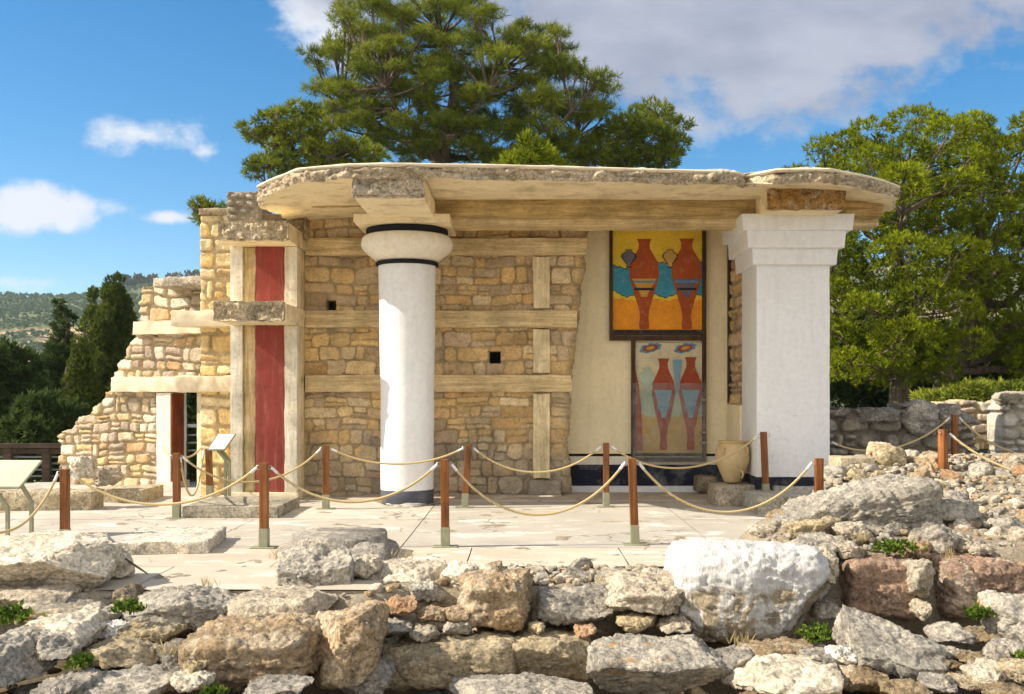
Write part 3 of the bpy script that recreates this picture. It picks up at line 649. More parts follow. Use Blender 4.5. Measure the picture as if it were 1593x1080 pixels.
# roof slab
def roof():
    # outline in plan, traced by sight lines at rim height
    key = [(402, 14.35), (420, 13.95), (465, 13.25), (540, 13.02), (612, 12.95), (720, 13.02), (860, 13.15), (1000, 13.3), (1110, 13.4), (1146, 13.45), (1158, 13.68), (1175, 13.55), (1205, 13.3), (1290, 13.25), (1335, 13.6), (1372, 14.0), (1398, 14.4)]
    pts = [(X(a, d), d) for a, d in key] + [(5.45, 15.3), (5.2, 16.6), (3.9, 17.4), (0, 17.4), (-3.1, 17.4), (-3.5, 16.9), (-3.75, 15.9), (-3.82, 15.0)]
    pts = np.array(pts); nx = np.roll(pts, -1, 0); L_ = np.linalg.norm(nx - pts, axis=1); cum = np.concatenate([[0], np.cumsum(L_)]); tot = cum[-1]
    n = 900; s = np.linspace(0, tot, n, endpoint=False); pc = np.vstack([pts, pts[:1]]); q = np.stack([np.interp(s, cum, pc[:, 0]), np.interp(s, cum, pc[:, 1])], -1)
    tg = np.roll(q, -1, 0) - np.roll(q, 1, 0); tg /= np.linalg.norm(tg, axis=1, keepdims=True); nr = np.stack([tg[:, 1], -tg[:, 0]], -1)
    if (nr[n // 4] @ (q[n // 4] - q.mean(0))) < 0: nr = -nr
    th = sstep(5.35, 4.9, q[:, 0]); zb0 = 4.355; zt0 = 4.52
    rows = 13; V = []
    for k in range(rows):
        f_ = k / (rows - 1); z = zb0 + (zt0 - zb0) * f_; p3 = np.column_stack([q, np.full(n, z)])
        bul = .03 * math.sin(math.pi * f_)
        d_ = fbm(p3 * 1.6, 5, 3) * .03 + fbm(p3 * 9, 9, 5, .7) * .034 - (1 - np.abs(vn(p3 * [2.1, 2.1, 6], 12))) ** 6 * .05 + bul - .01
        zz = z + fbm(p3 * 3 + 9, 19, 3) * .013 * (1 if k in (0, rows - 1) else 1.3)
        V.append(np.column_stack([q + nr * d_[:, None], zz]))
    V = np.concatenate(V); i = np.arange(n); Fq = []
    for k in range(rows - 1): Fq.append(np.stack([k * n + i, k * n + (i + 1) % n, (k + 1) * n + (i + 1) % n, (k + 1) * n + i], -1))
    e = mesh_np('broken_rim', V, np.concatenate(Fq), M['stone']); e.color = (.56, .45, .30, 1)
    def sheet(name, row, zf, mat, rings, inset):
        edge = V[row * n:(row + 1) * n]; cen = np.array([0.8, 15.3]); VV = []; FF = []
        for j, rr in enumerate(rings):
            p = cen + (edge[:, :2] - cen) * rr; z = zf(p, rr, edge[:, 2]); VV.append(np.column_stack([p, z]))
        for j in range(len(rings) - 1): FF.append(np.stack([j * n + i, j * n + (i + 1) % n, (j + 1) * n + (i + 1) % n, (j + 1) * n + i], -1))
        return mesh_np(name, np.concatenate(VV), np.concatenate(FF), mat)
    rg = [1, .985, .96, .9, .8, .65, .45, .2, .02]
    und = sheet('roof', 0, lambda p, r_, z: z * (1 if r_ == 1 else 0) + (0 if r_ == 1 else 1) * (4.36 + .075 * min(1, (1 - r_) * 7) + fbm(np.column_stack([p * 1.5, z * 0]), 3, 3) * .006), M['ceiling'], rg, 0)
    part(und, PR)
    top = sheet('roof_top', rows - 1, lambda p, r_, z: z + .035 * (r_ < .999) + .0 * z, M['slabtop'], [1, .992, .985, .9, .6, .3, .02], 0)
    sub(top, und); sub(e, und)
    # pale plaster lip along the top of the rim
    E = V[(rows - 1) * n:rows * n]; fr = (q[:, 1] < 15.2); A_ = []; 
    for k, (o_, z_) in enumerate(((-.06, -.03), (-.012, -.012), (-.012, .012), (-.08, .030), (-.5, .045))):
        w_ = fbm(np.column_stack([q * 5, q[:, 0] * 0 + k]), 7, 3) * .008
        w_ = w_ * .5; A_.append(np.column_stack([q + nr * (o_ + .035 + w_)[:, None], 4.528 + z_ + w_ * .5 + fbm(np.column_stack([q * .8, q[:, 0] * 0]), 33, 2) * .006]))
    A_ = np.concatenate(A_); FF = np.concatenate([np.stack([k * n + i, k * n + (i + 1) % n, (k + 1) * n + (i + 1) % n, (k + 1) * n + i], -1) for k in range(4)])
    lip = mesh_np('plaster_lip', A_, FF, M['cream_white']); sub(lip, und)
    return und
ROOF = roof()
bar('ceiling_slot', X(484, 15.35), X(566, 15.35), 4.418, 4.45, 15.29, 15.40, M['lintel'], ROOF, .012, 3, .03)
# cream wall, return wall, dado
cw = part(rough_box('plaster_wall', .6, 3.55, 17.05, 17.5, 0, 4.45, M['cream'], None, .003, .2, 6), PR)
d_ = 17.04
for nm, ya, yb, mt, dd in (('dark_line', 706, 710, 'black', .006), ('white_band', 710, 723, 'white_old', .010), ('navy_band', 723, 756, 'navy', .014), ('white_plinth', 756, 766, 'white', .03)):
    bar(nm, .65, X(1084, d_) if nm == 'white_plinth' else 3.42, Z(yb, d_), Z(ya, d_), 17.05 - dd, 17.06, M[mt], cw, .002, 5, .1)
rw = masonry('return_wall', 15.87, 17.08, Z(628, 16.4), 4.42, lambda u, v, h: np.stack([3.44 - h, u, v], -1), .014, 37, OCH, MO, M['masonry'], None, (.14, .26), (.2, .5), .05, .4, .3)
rw.data.flip_normals(); part(rw, PR)
bar('plaster_block', 3.33, 3.6, .0, Z(630, 16.4), 15.87, 16.9, M['cream'], rw, .006, 4, .08)
bar('corner_strip', 3.37, 3.43, Z(628, 16.4), 4.3, 17.0, 17.048, M['darkwood'], rw, .001, 4, .1)
# low step along the back wall
c_ = part(rough_box('wall_step', -2.7, 3.4, 15.55, 16.5, -.1, .035, M['paving'], None, .008, .12, 9), PR)
a_ = c_.data.color_attributes.new('Col', 'FLOAT_COLOR', 'POINT'); a_.data.foreach_set('color', np.tile((.44, .38, .32, 1), len(c_.data.vertices)).astype(np.float32))

# ================================================================== WALL PAINTINGS (generic stand-ins)
def paintmat(name, c, var=.2):
    t = NT(name); q = t.scale(c, t.ramp(t.noise(3.5, 7, .65), .3, .7, 1 - var, 1 + var)); q = t.scale(q, t.ramp(t.noise(30, 5, .7), .3, .6, .85, 1.05)); q = t.mix(t.math('MULTIPLY', t.ramp(t.noise(9, 8, .75, dist=.5), .55, .7), .35), q, (.62, .52, .36)); return t.fin(q, t.noise(20, 5), .15, .01, .7)
PM = {k: paintmat('fresco_' + k, c) for k, c in dict(yellow=(.86, .60, .05), teal=(.05, .30, .42), orange=(.88, .33, .02), redbrown=(.42, .085, .022), dark=(.03, .025, .03), pale=(.72, .62, .40), mint=(.46, .53, .40), ochre=(.60, .37, .11), brick=(.36, .065, .025), blue=(.10, .28, .48), ltblue=(.22, .38, .50), gold=(.66, .36, .05), grey=(.15, .14, .18)).items()}
def wavy(x0, x1, zf, n=60, a=.02, ph=0.): return [(x0 + (x1 - x0) * i / n, zf + a * math.sin(i * 1.1 + ph) + a * 1.6 * math.sin(i * .31 + ph * 2) + a * .5 * math.sin(i * 2.7)) for i in range(n + 1)]
def jar(cx, z0, h, w, kind=0):
    pr = [(0, .30), (.06, .34), (.12, .26), (.22, .34), (.42, .72), (.60, 1.0), (.74, .92), (.84, .55), (.90, .36), (.96, .36), (1.0, .50)] if kind == 0 else [(0, .22), (.05, .26), (.3, .42), (.62, .7), (.9, .92), (.95, 1.0), (1, 1.0)]
    zs = np.linspace(0, 1, 40); r_ = np.interp(zs, [p[0] for p in pr], [p[1] for p in pr]) * w / 2
    return [(cx + a, z0 + h * b) for a, b in zip(r_, zs)] + [(cx - a, z0 + h * b) for a, b in zip(r_[::-1], zs[::-1])]
def painting(loc, label, layers, frames, y):
    r_ = empty('wall_painting', loc, label, 'painting', None)
    mats = []; mb = MB(); mi = []
    for k, (poly, mt) in enumerate(layers):
        if mt not in mats: mats.append(mt)
        a = mb.n; f0 = len(mb.F); yy = y - .002 * k; poly = poly[::-1] if False else poly
        mb.add([(x, yy, z) for x, z in poly], [tuple(range(len(poly)))]); mi += [mats.index(mt)]
    o = mb.build('painted_panel', [PM[q] for q in mats], midx=mi); part(o, r_)
    for (x0, x1, z0, z1) in frames:
        part(rough_box('frame_bar', x0, x1, y - .06, y + .04, z0, z1, M['frame'], None, .002, .1, 3), r_)
    return r_
yp = 17.0
def fx(px): return X(px, yp)
def fz(py): return Z(py, yp)
x0, x1 = fx(953), fx(1092); zt, zb = 4.46, fz(519)
rect = lambda a, b, c, d: [(a, c), (b, c), (b, d), (a, d)]
L1 = [(rect(x0, x1, zb, zt), 'yellow'), (wavy(x0, x1, fz(466), a=.012) [::-1] + [(x0, zb), (x1, zb)], 'orange')]
blue = [(x0, fz(413))] + [(fx(a), fz(b)) for a, b in ((968, 417), (985, 422), (1002, 421), (1020, 409), (1033, 409), (1050, 413), (1068, 415), (1080, 413), (1092, 408))] + [(x1, fz(460))] + [(fx(a), fz(b)) for a, b in ((1080, 456), (1065, 454), (1050, 458), (1034, 463), (1018, 457), (1002, 452), (990, 457), (974, 462), (962, 456))] + [(x0, fz(450))]
def grow(pl, g):
    c = np.mean(pl, 0); return [tuple(c + (np.array(p) - c) * g) for p in pl]
def rough_poly(pl, a=.010, k=5):
    out = []; n = len(pl)
    for i in range(n):
        p, q = np.array(pl[i]), np.array(pl[(i + 1) % n])
        for j in range(k):
            w = p + (q - p) * j / k; e = a * math.sin(i * 3.1 + j * 1.9)
            out.append((min(max(w[0], x0), x1) if abs(w[0]) < 9 else w[0], w[1] + (e if x0 + .01 < w[0] < x1 - .01 else 0)))
    return out
bl = rough_poly(blue); L1 += [([(p[0], p[1] + (.012 if p[1] > fz(436) else -.012)) for p in bl], 'dark'), (bl, 'teal')]
for cx, s_ in ((1002, 1), (1068, 1)):      # tall generic vessels on feet, no figures
    c = fx(cx)
    L1 += [(jar(c, fz(512), fz(372) - fz(512), .50), 'redbrown'), (jar(c, fz(462), .30, .40, 1), 'gold' if cx == 1002 else 'grey'), (rect(c - .16, c + .16, fz(452), fz(448)), 'dark'), (rect(c - .19, c + .19, fz(440), fz(437)), 'blue')]
for cx in (978, 1042): L1 += [(jar(fx(cx), fz(417), .30, .26), 'dark'), (jar(fx(cx), fz(415), .27, .22), 'ochre' if cx > 1000 else 'grey')]
L1 += [(rect(x0, x1, fz(519), fz(513.5)), 'dark')]
painting((fx(1022), yp, fz(519)), 'upper framed mural of tall red-brown vases over a wavy blue band on yellow and orange', L1,
         [(fx(948), fx(953), fz(530), 4.42), (fx(1092), fx(1098), fz(530), 4.42), (fx(953.2), fx(1091.8), fz(530), fz(523)), (fx(953.2), fx(1091.8), fz(521.6), fz(519.6))], yp)
x0, x1 = fx(988), fx(1092); zt, zb = fz(534), fz(705)
L2 = [(rect(x0, x1, zb, zt), 'pale'), (rect(x0, x1, zb, fz(607)), 'mint'), (wavy(x0, x1, fz(647), a=.010)[::-1] + [(x0, zb), (x1, zb)], 'ochre')]
for cx in (1012, 1066):
    b_ = [(fx(cx + 17 * math.cos(a) + 1.3 * math.sin(a * 7)), fz(541.5 - 3.5 * math.cos(a) - (7 + 1.2 * math.sin(a * 9)) * math.sin(a))) for a in np.linspace(0, 2 * math.pi, 40, endpoint=False)]
    b_ = [(min(max(p[0], x0), x1), min(p[1], zt)) for p in b_]
    L2 += [(b_, 'blue'), (grow(b_, .72), 'brick'), (grow(b_, .38), 'gold')]
for cx, cc, h_ in ((1032, 'brick', 558), (1074, 'brick', 556)):
    c = fx(cx); L2 += [(jar(c, fz(700), fz(h_) - fz(700), .38), cc), (jar(c, fz(650), .46, .30, 1), 'ltblue'), (rect(c - .11, c + .11, fz(636), fz(632)), 'blue')]
L2 += [(jar(fx(1006), fz(612), .42, .26), 'mint'), (jar(fx(1053), fz(612), .55, .15, 1), 'ltblue'), ([(x0, fz(700)), (x0 + .12, fz(700)), (x0 + .10, fz(640)), (x0 + .06, fz(600)), (x0, fz(575))], 'brick'), (rect(x0, x1, fz(709), fz(705)), 'dark')]
painting((fx(1040), yp, fz(718)), 'lower framed mural of brick-red and pale blue vases on cream, half behind a clear sheet', L2,
         [(fx(982), fx(988), fz(718), fz(530.3)), (fx(1092.2), fx(1098), fz(718), fz(530.3)), (fx(988.2), fx(1092), fz(718), fz(712))], yp)
gs = empty('protective_sheet', (fx(1040), yp - .14, fz(718)), 'clear scratched plastic sheet clipped over the bottom of the lower mural', 'clear sheet')
part(MB().box(X(984, 16.86), X(1098, 16.86), 16.855, 16.861, Z(718, 16.86), Z(596, 16.86)).build('sheet', M['glass']), gs)
for py_ in (621, 672, 688): part(MB().box(X(1091, 16.86), X(1098, 16.86), 16.84, 16.99, Z(py_ + 2.5, 16.86), Z(py_ - .5, 16.86)).build('clip', M['olive_metal']), gs)
# ================================================================== RUINED WALL WITH DOORWAY (left)
TH = 16.0; ax0, ayw = -8.25, 18.55; cs, sn = math.cos(R(TH)), math.sin(R(TH))
RA = empty('ruined_wall', (ax0, ayw, 0), 'tumbledown stepped rubble wall with pale lintels and a narrow doorway left of the portico', 'ruined wall'); RA.rotation_euler.z = -R(TH)
def A(px, py, h=0):
    a = (px - VX) / F; yy = ayw - h * cs; xx = ax0 - h * sn; u = (a * yy - xx) / (cs + a * sn); return (u, EYE + (HY - py) * (yy - u * sn) / F)
RUB = [(.80, .62, .38), (.68, .54, .38), (.86, .72, .52), (.74, .48, .24), (.58, .46, .34), (.84, .63, .32), (.88, .78, .60), (.54, .42, .31)]
MR = (.56, .43, .25)
def am(name, pxs, **kw):
    poly = [A(*p) for p in pxs]; us = [p[0] for p in poly]; vs = [p[1] for p in poly]
    o = masonry(name, min(us) - .02, max(us) + .02, max(min(vs), -.05) - .02, max(vs) + .02, facing(0), .0165, kw.pop('seed', 3), RUB, MR, M['masonry_rough'], polydist(poly), (.12, .29), (.15, .42), .055, .7, .36, warp=.05, rag=.03, sharp=.02, gap=.006, **kw)
    o.parent = RA; return o
am('lower_masonry', [(94, 775), (96, 676), (112, 668), (124, 650), (140, 640), (160, 622), (176, 606), (246, 606), (246, 775)], seed=51)
am('middle_masonry', [(182, 590), (186, 566), (200, 548), (210, 530), (216, 518), (316, 518), (316, 590)], seed=52)
am('upper_masonry', [(214, 502), (220, 478), (222, 452), (240, 446), (318, 446), (318, 502)], seed=53)
def abar(name, pa, pb, h0, h1, mat, amp=.006, seed=1, slope=None, **kw):
    (u0, z0), (u1, z1) = A(pa[0], pb[1], h0), A(pb[0], pa[1], h0)
    o = rough_box(name, u0, u1, -h0, -h1, z0, z1, mat, None, amp, .06, seed, **kw); o.parent = RA; return o
abar('lintel', (172, 586), (318, 610), .16, -.35, M['cream_white'], .012, 3); abar('string_beam', (206, 497), (318, 521), .14, -.35, M['cream_white'], .012, 5)
o_ = abar('top_slab', (236, 429), (316, 447), .62, -.5, M['stone'], .02, 7, color=(.50, .43, .33))
abar('door_jamb', (243, 611), (265, 757), .12, -.36, M['white_old'], .006, 8); abar('jamb_block', (241, 750), (268, 763), .14, -.4, M['cream_white'], .01, 9)
u_ = A(265, 760, .12)[0]; z2_ = A(265.5, 612)[1]
dr = rough_box('door_reveal', u_ + .006, u_ + .03, -.10, .24, 0, z2_, M['brownwood'], None, .003, .06, 11); dr.parent = RA
abar('inner_jamb', (306, 611), (318, 763), -.02, -.4, M['cream_white'], .004, 12)
# beams that reach across beside the pier
for (xa, xb, ya, yb, dd, sd_) in ((265, 357, 483, 508, 16.25, 61), (270, 357, 585, 610, 16.38, 62)):
    bar('outer_beam', X(xa, dd), X(xb, dd) + .02, Z(yb, dd), Z(ya, dd), dd, dd + .35, M['cream_white'], lw, .012, sd_, .05)
# ================================================================== POSTS AND ROPES
def make_post(h):
    r_ = empty('rope_post', (0, 0, 0), 'x', 'post')
    o = MB().box(-.042, .042, -.042, .042, .17, h).build('shaft', M['post'], r_, bevel=.004)
    MB().box(-.047, .047, -.047, .047, .006, .20).build('metal_sleeve', M['olive_metal'], r_, bevel=.003)
    MB().box(-.13, .13, -.09, .09, 0, .010).build('base_plate', M['olive_metal'], r_)
    for s in (-1, 1):
        pts = [(s * (.044 + .022 * (1 - math.cos(a))), 0, h - .05 + .022 * math.sin(a)) for a in np.linspace(0, 2 * math.pi, 12)]
        MB().tube(pts, .004, 5).build('hook', M['steel'], r_, smooth=True)
    return r_
PROTO = None
def post(px, ytop, ybase, label, lean=0, zb=0., rz=0):
    global PROTO
    d = (EYE - zb) * F / (ybase - HY); h = Z(ytop, d) - zb
    if PROTO is None: PROTO = make_post(.88); r_ = PROTO
    else:
        r_ = PROTO.copy(); COL.objects.link(r_)
        for ch in PROTO.children: c = ch.copy(); COL.objects.link(c); c.parent = r_
    r_.location = (X(px, d), d, zb); r_.scale = (1, 1, h / .88); r_.rotation_euler = (0, R(lean), R(rz)); tag(r_, label, 'post', 'wooden posts of the rope barrier')
    return Vector((X(px, d) + h * math.sin(R(lean)), d, zb + h - .05))
p1 = post(101, 730, 850, 'wooden rope post standing behind the big whitish boulder at the left', rz=4)
p2 = post(411, 720, 852, 'front rope post in front of the low rectangular step slab', rz=-3)
p3 = post(693, 715, 851, 'front rope post in front of the round column, upright on the open paving', lean=-.6)
p4 = post(988, 713, 847, 'front rope post leaning slightly left below the murals', lean=-2.2)
p5 = post(1274, 713, 846, 'short stretch of rope post rising behind the big grey boulder on the heap', zb=.0)
q0 = post(275, 705, 806, 'rope post at the left corner beside the low step slab')
q1 = post(327, 698, 772, 'small dark rope post beside the white information lectern near the pier', zb=.12, lean=-2)
q2 = post(507, 693, 792, 'back rope post between the red pier and the round column')
q3 = post(723, 692, 790, 'back rope post leaning right, just right of the round column', lean=3.4)
q4 = post(943, 689, 789, 'back rope post in front of the dark blue wall base left of the murals')
q5 = post(1192, 672, 776, 'back rope post leaning left before the square white pillar', lean=-2.4, zb=.14)
q6 = post(1467, 668, 748, 'bright orange rope post standing behind the rubble heap', zb=.6, rz=30)
q7 = post(1485, 645, 756, 'tall dark rope post behind the orange one on the rubble heap', zb=.24)
NR = [0]
def rope(a, b, low, label):
    a = Vector(a); b = Vector(b); NR[0] += 1
    mid = (a + b) / 2; zl = Z(low, mid.y); sag = mid.z - zl; pts = []
    n = 26
    for i in range(n + 1):
        t = i / n; p = a.lerp(b, t); k = (2 * t - 1); p.z -= sag * (1 - (math.cosh(1.3 * k) - 1) / (math.cosh(1.3) - 1)); pts.append(p)
    o = tag(MB().tube(pts, .0145, 8).build('rope', M['rope'], None, smooth=True, ang=60), label, 'rope', 'ropes of the barrier')
    for e in (pts[:2], pts[-2:][::-1]):
        d = (e[1] - e[0]).normalized(); MB().tube([e[0] - d * .0, e[0] + d * .09], .0165, 8).build('end_sleeve', M['whitepanel'], o, smooth=True, ang=50)
    return o
S_ = lambda p, s: p + Vector((s * .075, 0, 0))
rope(S_(p1, 1), S_(p2, -1), 785, 'rope sagging between the leftmost post and the front post by the step slab')
rope(S_(p1, -1), P(-90, 760, p1.y - 1.6), 828, 'rope running off to the lower left from the leftmost post')
rope(S_(p2, 1), S_(p3, -1), 781, 'rope sagging across the foot of the red pier and round column in the front row')
rope(S_(p3, 1), S_(p4, -1), 801, 'deepest sagging rope in the front row below the stone back wall')
rope(S_(p4, 1), S_(p5, -1), 797, 'front row rope sagging below the clay jar towards the boulder')
rope(S_(q0, 1), S_(q2, -1), 750, 'long rope passing in front of the red pier to the back row post')
rope(S_(q0, 1), P(312, 697, 16.2), 709, 'short taut rope from the left corner post to the doorway')
rope(S_(q0, .6), S_(q1, -1), 771, 'deeply looped rope hanging between the corner post and the small dark post')
rope(S_(q0, -1), P(253, 694, 17.6), 703, 'very short rope from the corner post to the white door jamb')
rope(S_(q2, 1), S_(q3, -1), 722, 'back row rope passing behind the round column')
rope(S_(q3, 1), S_(q4, -1), 735, 'back row rope sagging before the lower stone wall and upright beam')
rope(S_(q4, 1), S_(q5, -1), 728, 'back row rope passing in front of the lower mural and the clay jar')
rope(P(1294, 688, 15.2), S_(q7, -1), 698, 'rope from the square pillar to the tall dark post before the rear rubble wall')
rope(S_(q7, 1), P(1680, 700, 13.5), 705, 'upper rope leaving the tall dark post towards the right edge')
rope(S_(q6, 1), P(1720, 740, 11.5), 738, 'lower rope leaving the orange post towards the right edge')
# ================================================================== LECTERNS, RAILING, JAR
def lectern(label, corners, th, legs, mat):
    c = [Vector(p) for p in corners]; n = (c[1] - c[0]).cross(c[3] - c[0]).normalized(); base = Vector(legs[0][-1])
    r_ = empty('information_lectern', base, label, 'sign')
    V = [tuple(p) for p in c] + [tuple(p - n * th) for p in c]
    part(MB().add(V, [(0, 1, 2, 3), (7, 6, 5, 4), (0, 4, 5, 1), (1, 5, 6, 2), (2, 6, 7, 3), (3, 7, 4, 0)]).build('panel', mat, bevel=.004), r_)
    fr = MB(); 
    for i in range(4): fr.tube([c[i] - n * th * .5, c[(i + 1) % 4] - n * th * .5], .016, 6)
    part(fr.build('frame', M['olive_metal']), r_)
    for lg in legs: part(MB().tube(lg, .026, 4).build('leg', M['olive_metal']), r_)
d = 11.9
lectern('tilted information lectern on green legs at the left edge seen from behind', [P(-62, 757, 11.4), P(30, 757, 11.5), P(64, 716, 12.0), P(-20, 716, 12.0)], .03,
        [[P(32, 752, 11.7), P(49, 781, 11.75), Vector((X(49, 11.75), 11.75, 0))], [P(-14, 755, 11.5), P(12, 789, 11.5), Vector((X(12, 11.5), 11.5, 0))]], M['yellowpanel'])
lectern('white-topped information lectern on thin legs against the pier', [P(323, 699, 15.1), P(349, 699, 15.1), P(366, 675, 15.5), P(339, 675, 15.5)], .02,
        [[P(337, 698, 15.2), P(351, 716, 15.25), P(351, 772, 15.25)], [P(343, 698, 15.25), P(357, 716, 15.3), P(357, 772, 15.3)]], M['whitepanel'])
rl = empty('railing', P(0, 745, 19.6), 'dark wooden walkway railing with thin steel rails left of the rubble wall', 'railing')
part(MB().box(X(-140, 19.6), X(100, 19.6), 19.55, 19.68, Z(697, 19.6), Z(690, 19.6)).box(X(-140, 19.6), X(100, 19.6), 19.59, 19.64, Z(706, 19.6), Z(698, 19.6)).build('handrail', M['darkwood']), rl)
for px_ in (-90, -45, 6, 66): part(MB().box(X(px_, 19.6), X(px_ + 12, 19.6), 19.57, 19.66, -1.2, Z(697, 19.6) - .002).build('post', M['darkwood']), rl)
for py_ in (711, 721, 731, 741): part(MB().tube([P(-140, py_, 19.7), P(100, py_, 19.7)], .018, 6).build('rail', M['steel']), rl)
r2 = empty('railing', P(290, 760, 22), 'second dark walkway railing seen through the narrow doorway', 'railing')
part(MB().box(X(255, 22), X(330, 22), 21.95, 22.05, Z(665, 22), Z(660, 22)).build('handrail', M['steel']), r2)
for py_ in (677, 689, 701): part(MB().tube([P(255, py_, 22), P(330, py_, 22)], .02, 6).build('rail', M['steel']), r2)
part(MB().box(X(286, 22), X(292, 22), 21.9, 22.0, -.3, Z(660, 22)).build('post', M['darkwood']), r2)
# clay jar
jz = Z(753, 15.0); jx, jy = X(1139.5, 15.3), 15.3; s = 15.3 / F
prof = [(0.01, jz), (12.5 * s, jz), (14 * s, jz + .03), (19 * s, jz + .14), (26 * s, jz + .30), (26.8 * s, jz + .42), (25.5 * s, jz + .50), (21.5 * s, jz + .57), (20 * s, jz + .585), (22.5 * s, jz + .60), (22.5 * s, jz + .615), (20 * s, jz + .618), (18 * s, jz + .60), (19 * s, jz + .55), (10 * s, jz + .4)]
zz_ = [p[1] for p in prof[:9]]; zi = np.linspace(jz, zz_[-1], 26); sp_ = [(float(np.interp(z, zz_, [p[0] for p in prof[:9]])), float(z)) for z in zi]
jr = empty('clay_jar', (jx, jy, jz), 'large pale clay storage jar with loop handles on a stone block by the square pillar', 'jar')
part(MB().lathe(sp_[:-1] + prof[8:], jx, jy, 48).build('body', M['pot'], smooth=True, ang=70), jr)
for (a_, zh) in ((-130, .47), (-50, .47), (-60, .13), (-120, .47), (60, .47)):
    if a_ == -120: continue
    ca, sa = math.cos(R(a_)), math.sin(R(a_)); rr = (25.6 if zh > .3 else 20.5) * s
    pts = [(jx + ca * (rr + .035 * math.sin(t)), jy + sa * (rr + .035 * math.sin(t)), jz + zh + .05 * math.cos(t)) for t in np.linspace(0, math.pi, 9)]
    part(MB().tube(pts, .013, 7).build('handle', M['pot'], smooth=True), jr)
def block(name, px0, px1, py0, py1, d, dep, label, c, mat='stone_plain', cat='stone block', amp=.012, seed=5, zb=None, rz=0, step=.04, faces=None):
    z0 = Z(py1, d) if zb is None else zb
    x0_, x1_ = X(px0, d), X(px1, d); cx_, cy_ = (x0_ + x1_) / 2, d + dep / 2; w = x1_ - x0_
    o = rough_box(name, -w / 2, w / 2, -dep / 2, dep / 2, z0, Z(py0, d), M[mat], None, amp, step, seed, tuple(c), faces=faces); o.location = (cx_, cy_, 0); o.rotation_euler.z = R(rz)
    return tag(o, label, cat)
block('stone_block', 1112, 1175, 755, 783, 14.9, .6, 'squared pale stone block carrying the clay jar', CS['N'], zb=.0)
block('stone_block', 1084, 1116, 741, 767, 16.4, .4, 'small dark rough block at the foot of the dark blue wall behind the jar', (.28, .22, .15), 'stone', amp=.02)
block('step_slab', 283, 432, 788, 806, 13.5, 1.35, 'low rectangular grey step slab before the red pier', (.40, .36, .27), 'stone', 'step', .008, zb=-.02)
block('step_slab', 1178, 1300, 772, 797, 13.9, 1.0, 'pale low step beside the square pillar behind the big boulder', (.5, .47, .4), 'stone_plain', 'step', .008, zb=-.02)
block('step_slab', 1205, 1300, 757, 775, 14.75, .9, 'upper plastered step against the foot of the square pillar', (.52, .5, .44), 'stone_plain', 'step', .008, zb=-.02)
o = block('stone_slab', 168, 312, 842, 864, 10.45, 1.15, 'flat slab with white crusted front lying on the paving behind the left boulder', (.60, .55, .46), 'stone_white', 'stone slab', .012, zb=-.02, rz=7, step=.03)
block('kerb', -60, 142, 765, 795, 14.35, .5, 'long low rough kerb wall at the far left of the paving', (.52, .43, .28), 'stone', 'kerb', .018, zb=-.03, step=.05)
block('stone_slab', 138, 222, 762, 782, 15.4, .9, 'thin pale slab lying against the foot of the rubble wall', (.58, .48, .32), 'stone_plain', 'stone slab', .01, zb=-.02)
block('stone_block', 1308, 1362, 712, 752, 12.4, .5, 'squared cream block at the far end of the rubble heap beside the pillar', (.62, .52, .36), 'stone_plain', amp=.008, zb=.2)
# round column base half buried at the paving edge
mb = MB().lathe([(.60, -.02), (.62, .06), (.60, .10), (.50, .125), (.49, .20), (.47, .225), (.01, .23)], X(532, 10.6), 10.45, 72); vv = np.array(mb.V[0]); vv += (fbm(vv * 6, 3, 4)[:, None] * .012); mb.V[0] = vv
o = tag(mb.build('column_base', M['stone'], smooth=True, ang=70), 'worn round grey column base at the edge of the paving', 'column base'); o.color = CS['G'] + (1,)
# ================================================================== RUBBLE WALLS AT THE RIGHT REAR
GR = [(.30, .27, .22), (.38, .34, .28), (.25, .22, .18), (.42, .36, .27), (.33, .27, .20)]
def rwall(label, pts, d, seed, pal, mo, rot=0, depth=.6, mat='masonry_rough'):
    poly = [(X(a, d), Z(b, d)) for a, b in pts]; us = [p[0] for p in poly]; vs = [p[1] for p in poly]
    o = masonry('rubble_wall', min(us), max(us), min(vs), max(vs) + .1, facing(d), .02, seed, pal, mo, M[mat], polydist(poly), (.12, .3), (.2, .55), .12, depth, .45, warp=.07, rag=.03)
    return tag(o, label, 'stone wall')
rwall('dark grey rubble wall behind the rope right of the square pillar', [(1285, 760), (1285, 640), (1310, 638), (1345, 632), (1395, 640), (1400, 630), (1440, 640), (1490, 632), (1513, 645), (1516, 760)], 16.2, 71, GR, (.20, .165, .12))
rwall('far low sunlit rubble wall under the right-hand trees', [(1425, 700), (1428, 632), (1480, 625), (1560, 622), (1700, 615), (1700, 700)], 19.5, 73, RUB, MR)
rwall('tall pale rubble wall end at the right edge', [(1562, 740), (1560, 660), (1566, 612), (1600, 606), (1720, 600), (1720, 740)], 17.6, 75, [(.62, .57, .48), (.55, .5, .42), (.66, .61, .52)], (.5, .44, .33))
B = boulder
B('boulder', (1391, 623, 1455, 682), 15.9, .6, 'G', 'large rounded grey boulder bulging from the dark rear rubble wall', 'stone')
B('boulder', (1452, 634, 1516, 672), 15.9, .6, 'G', 'broad grey boulder capping the right end of the dark rear rubble wall', 'stone')
B('boulder', (1330, 634, 1394, 664), 15.9, .6, 'G', 'flat grey stone on top of the dark rear wall beside the rounded boulder', 'stone')
B('boulder', (1552, 610, 1612, 632), 17.3, .6, 'W', 'pale capping stone on the tall wall end at the right edge', 'stone')
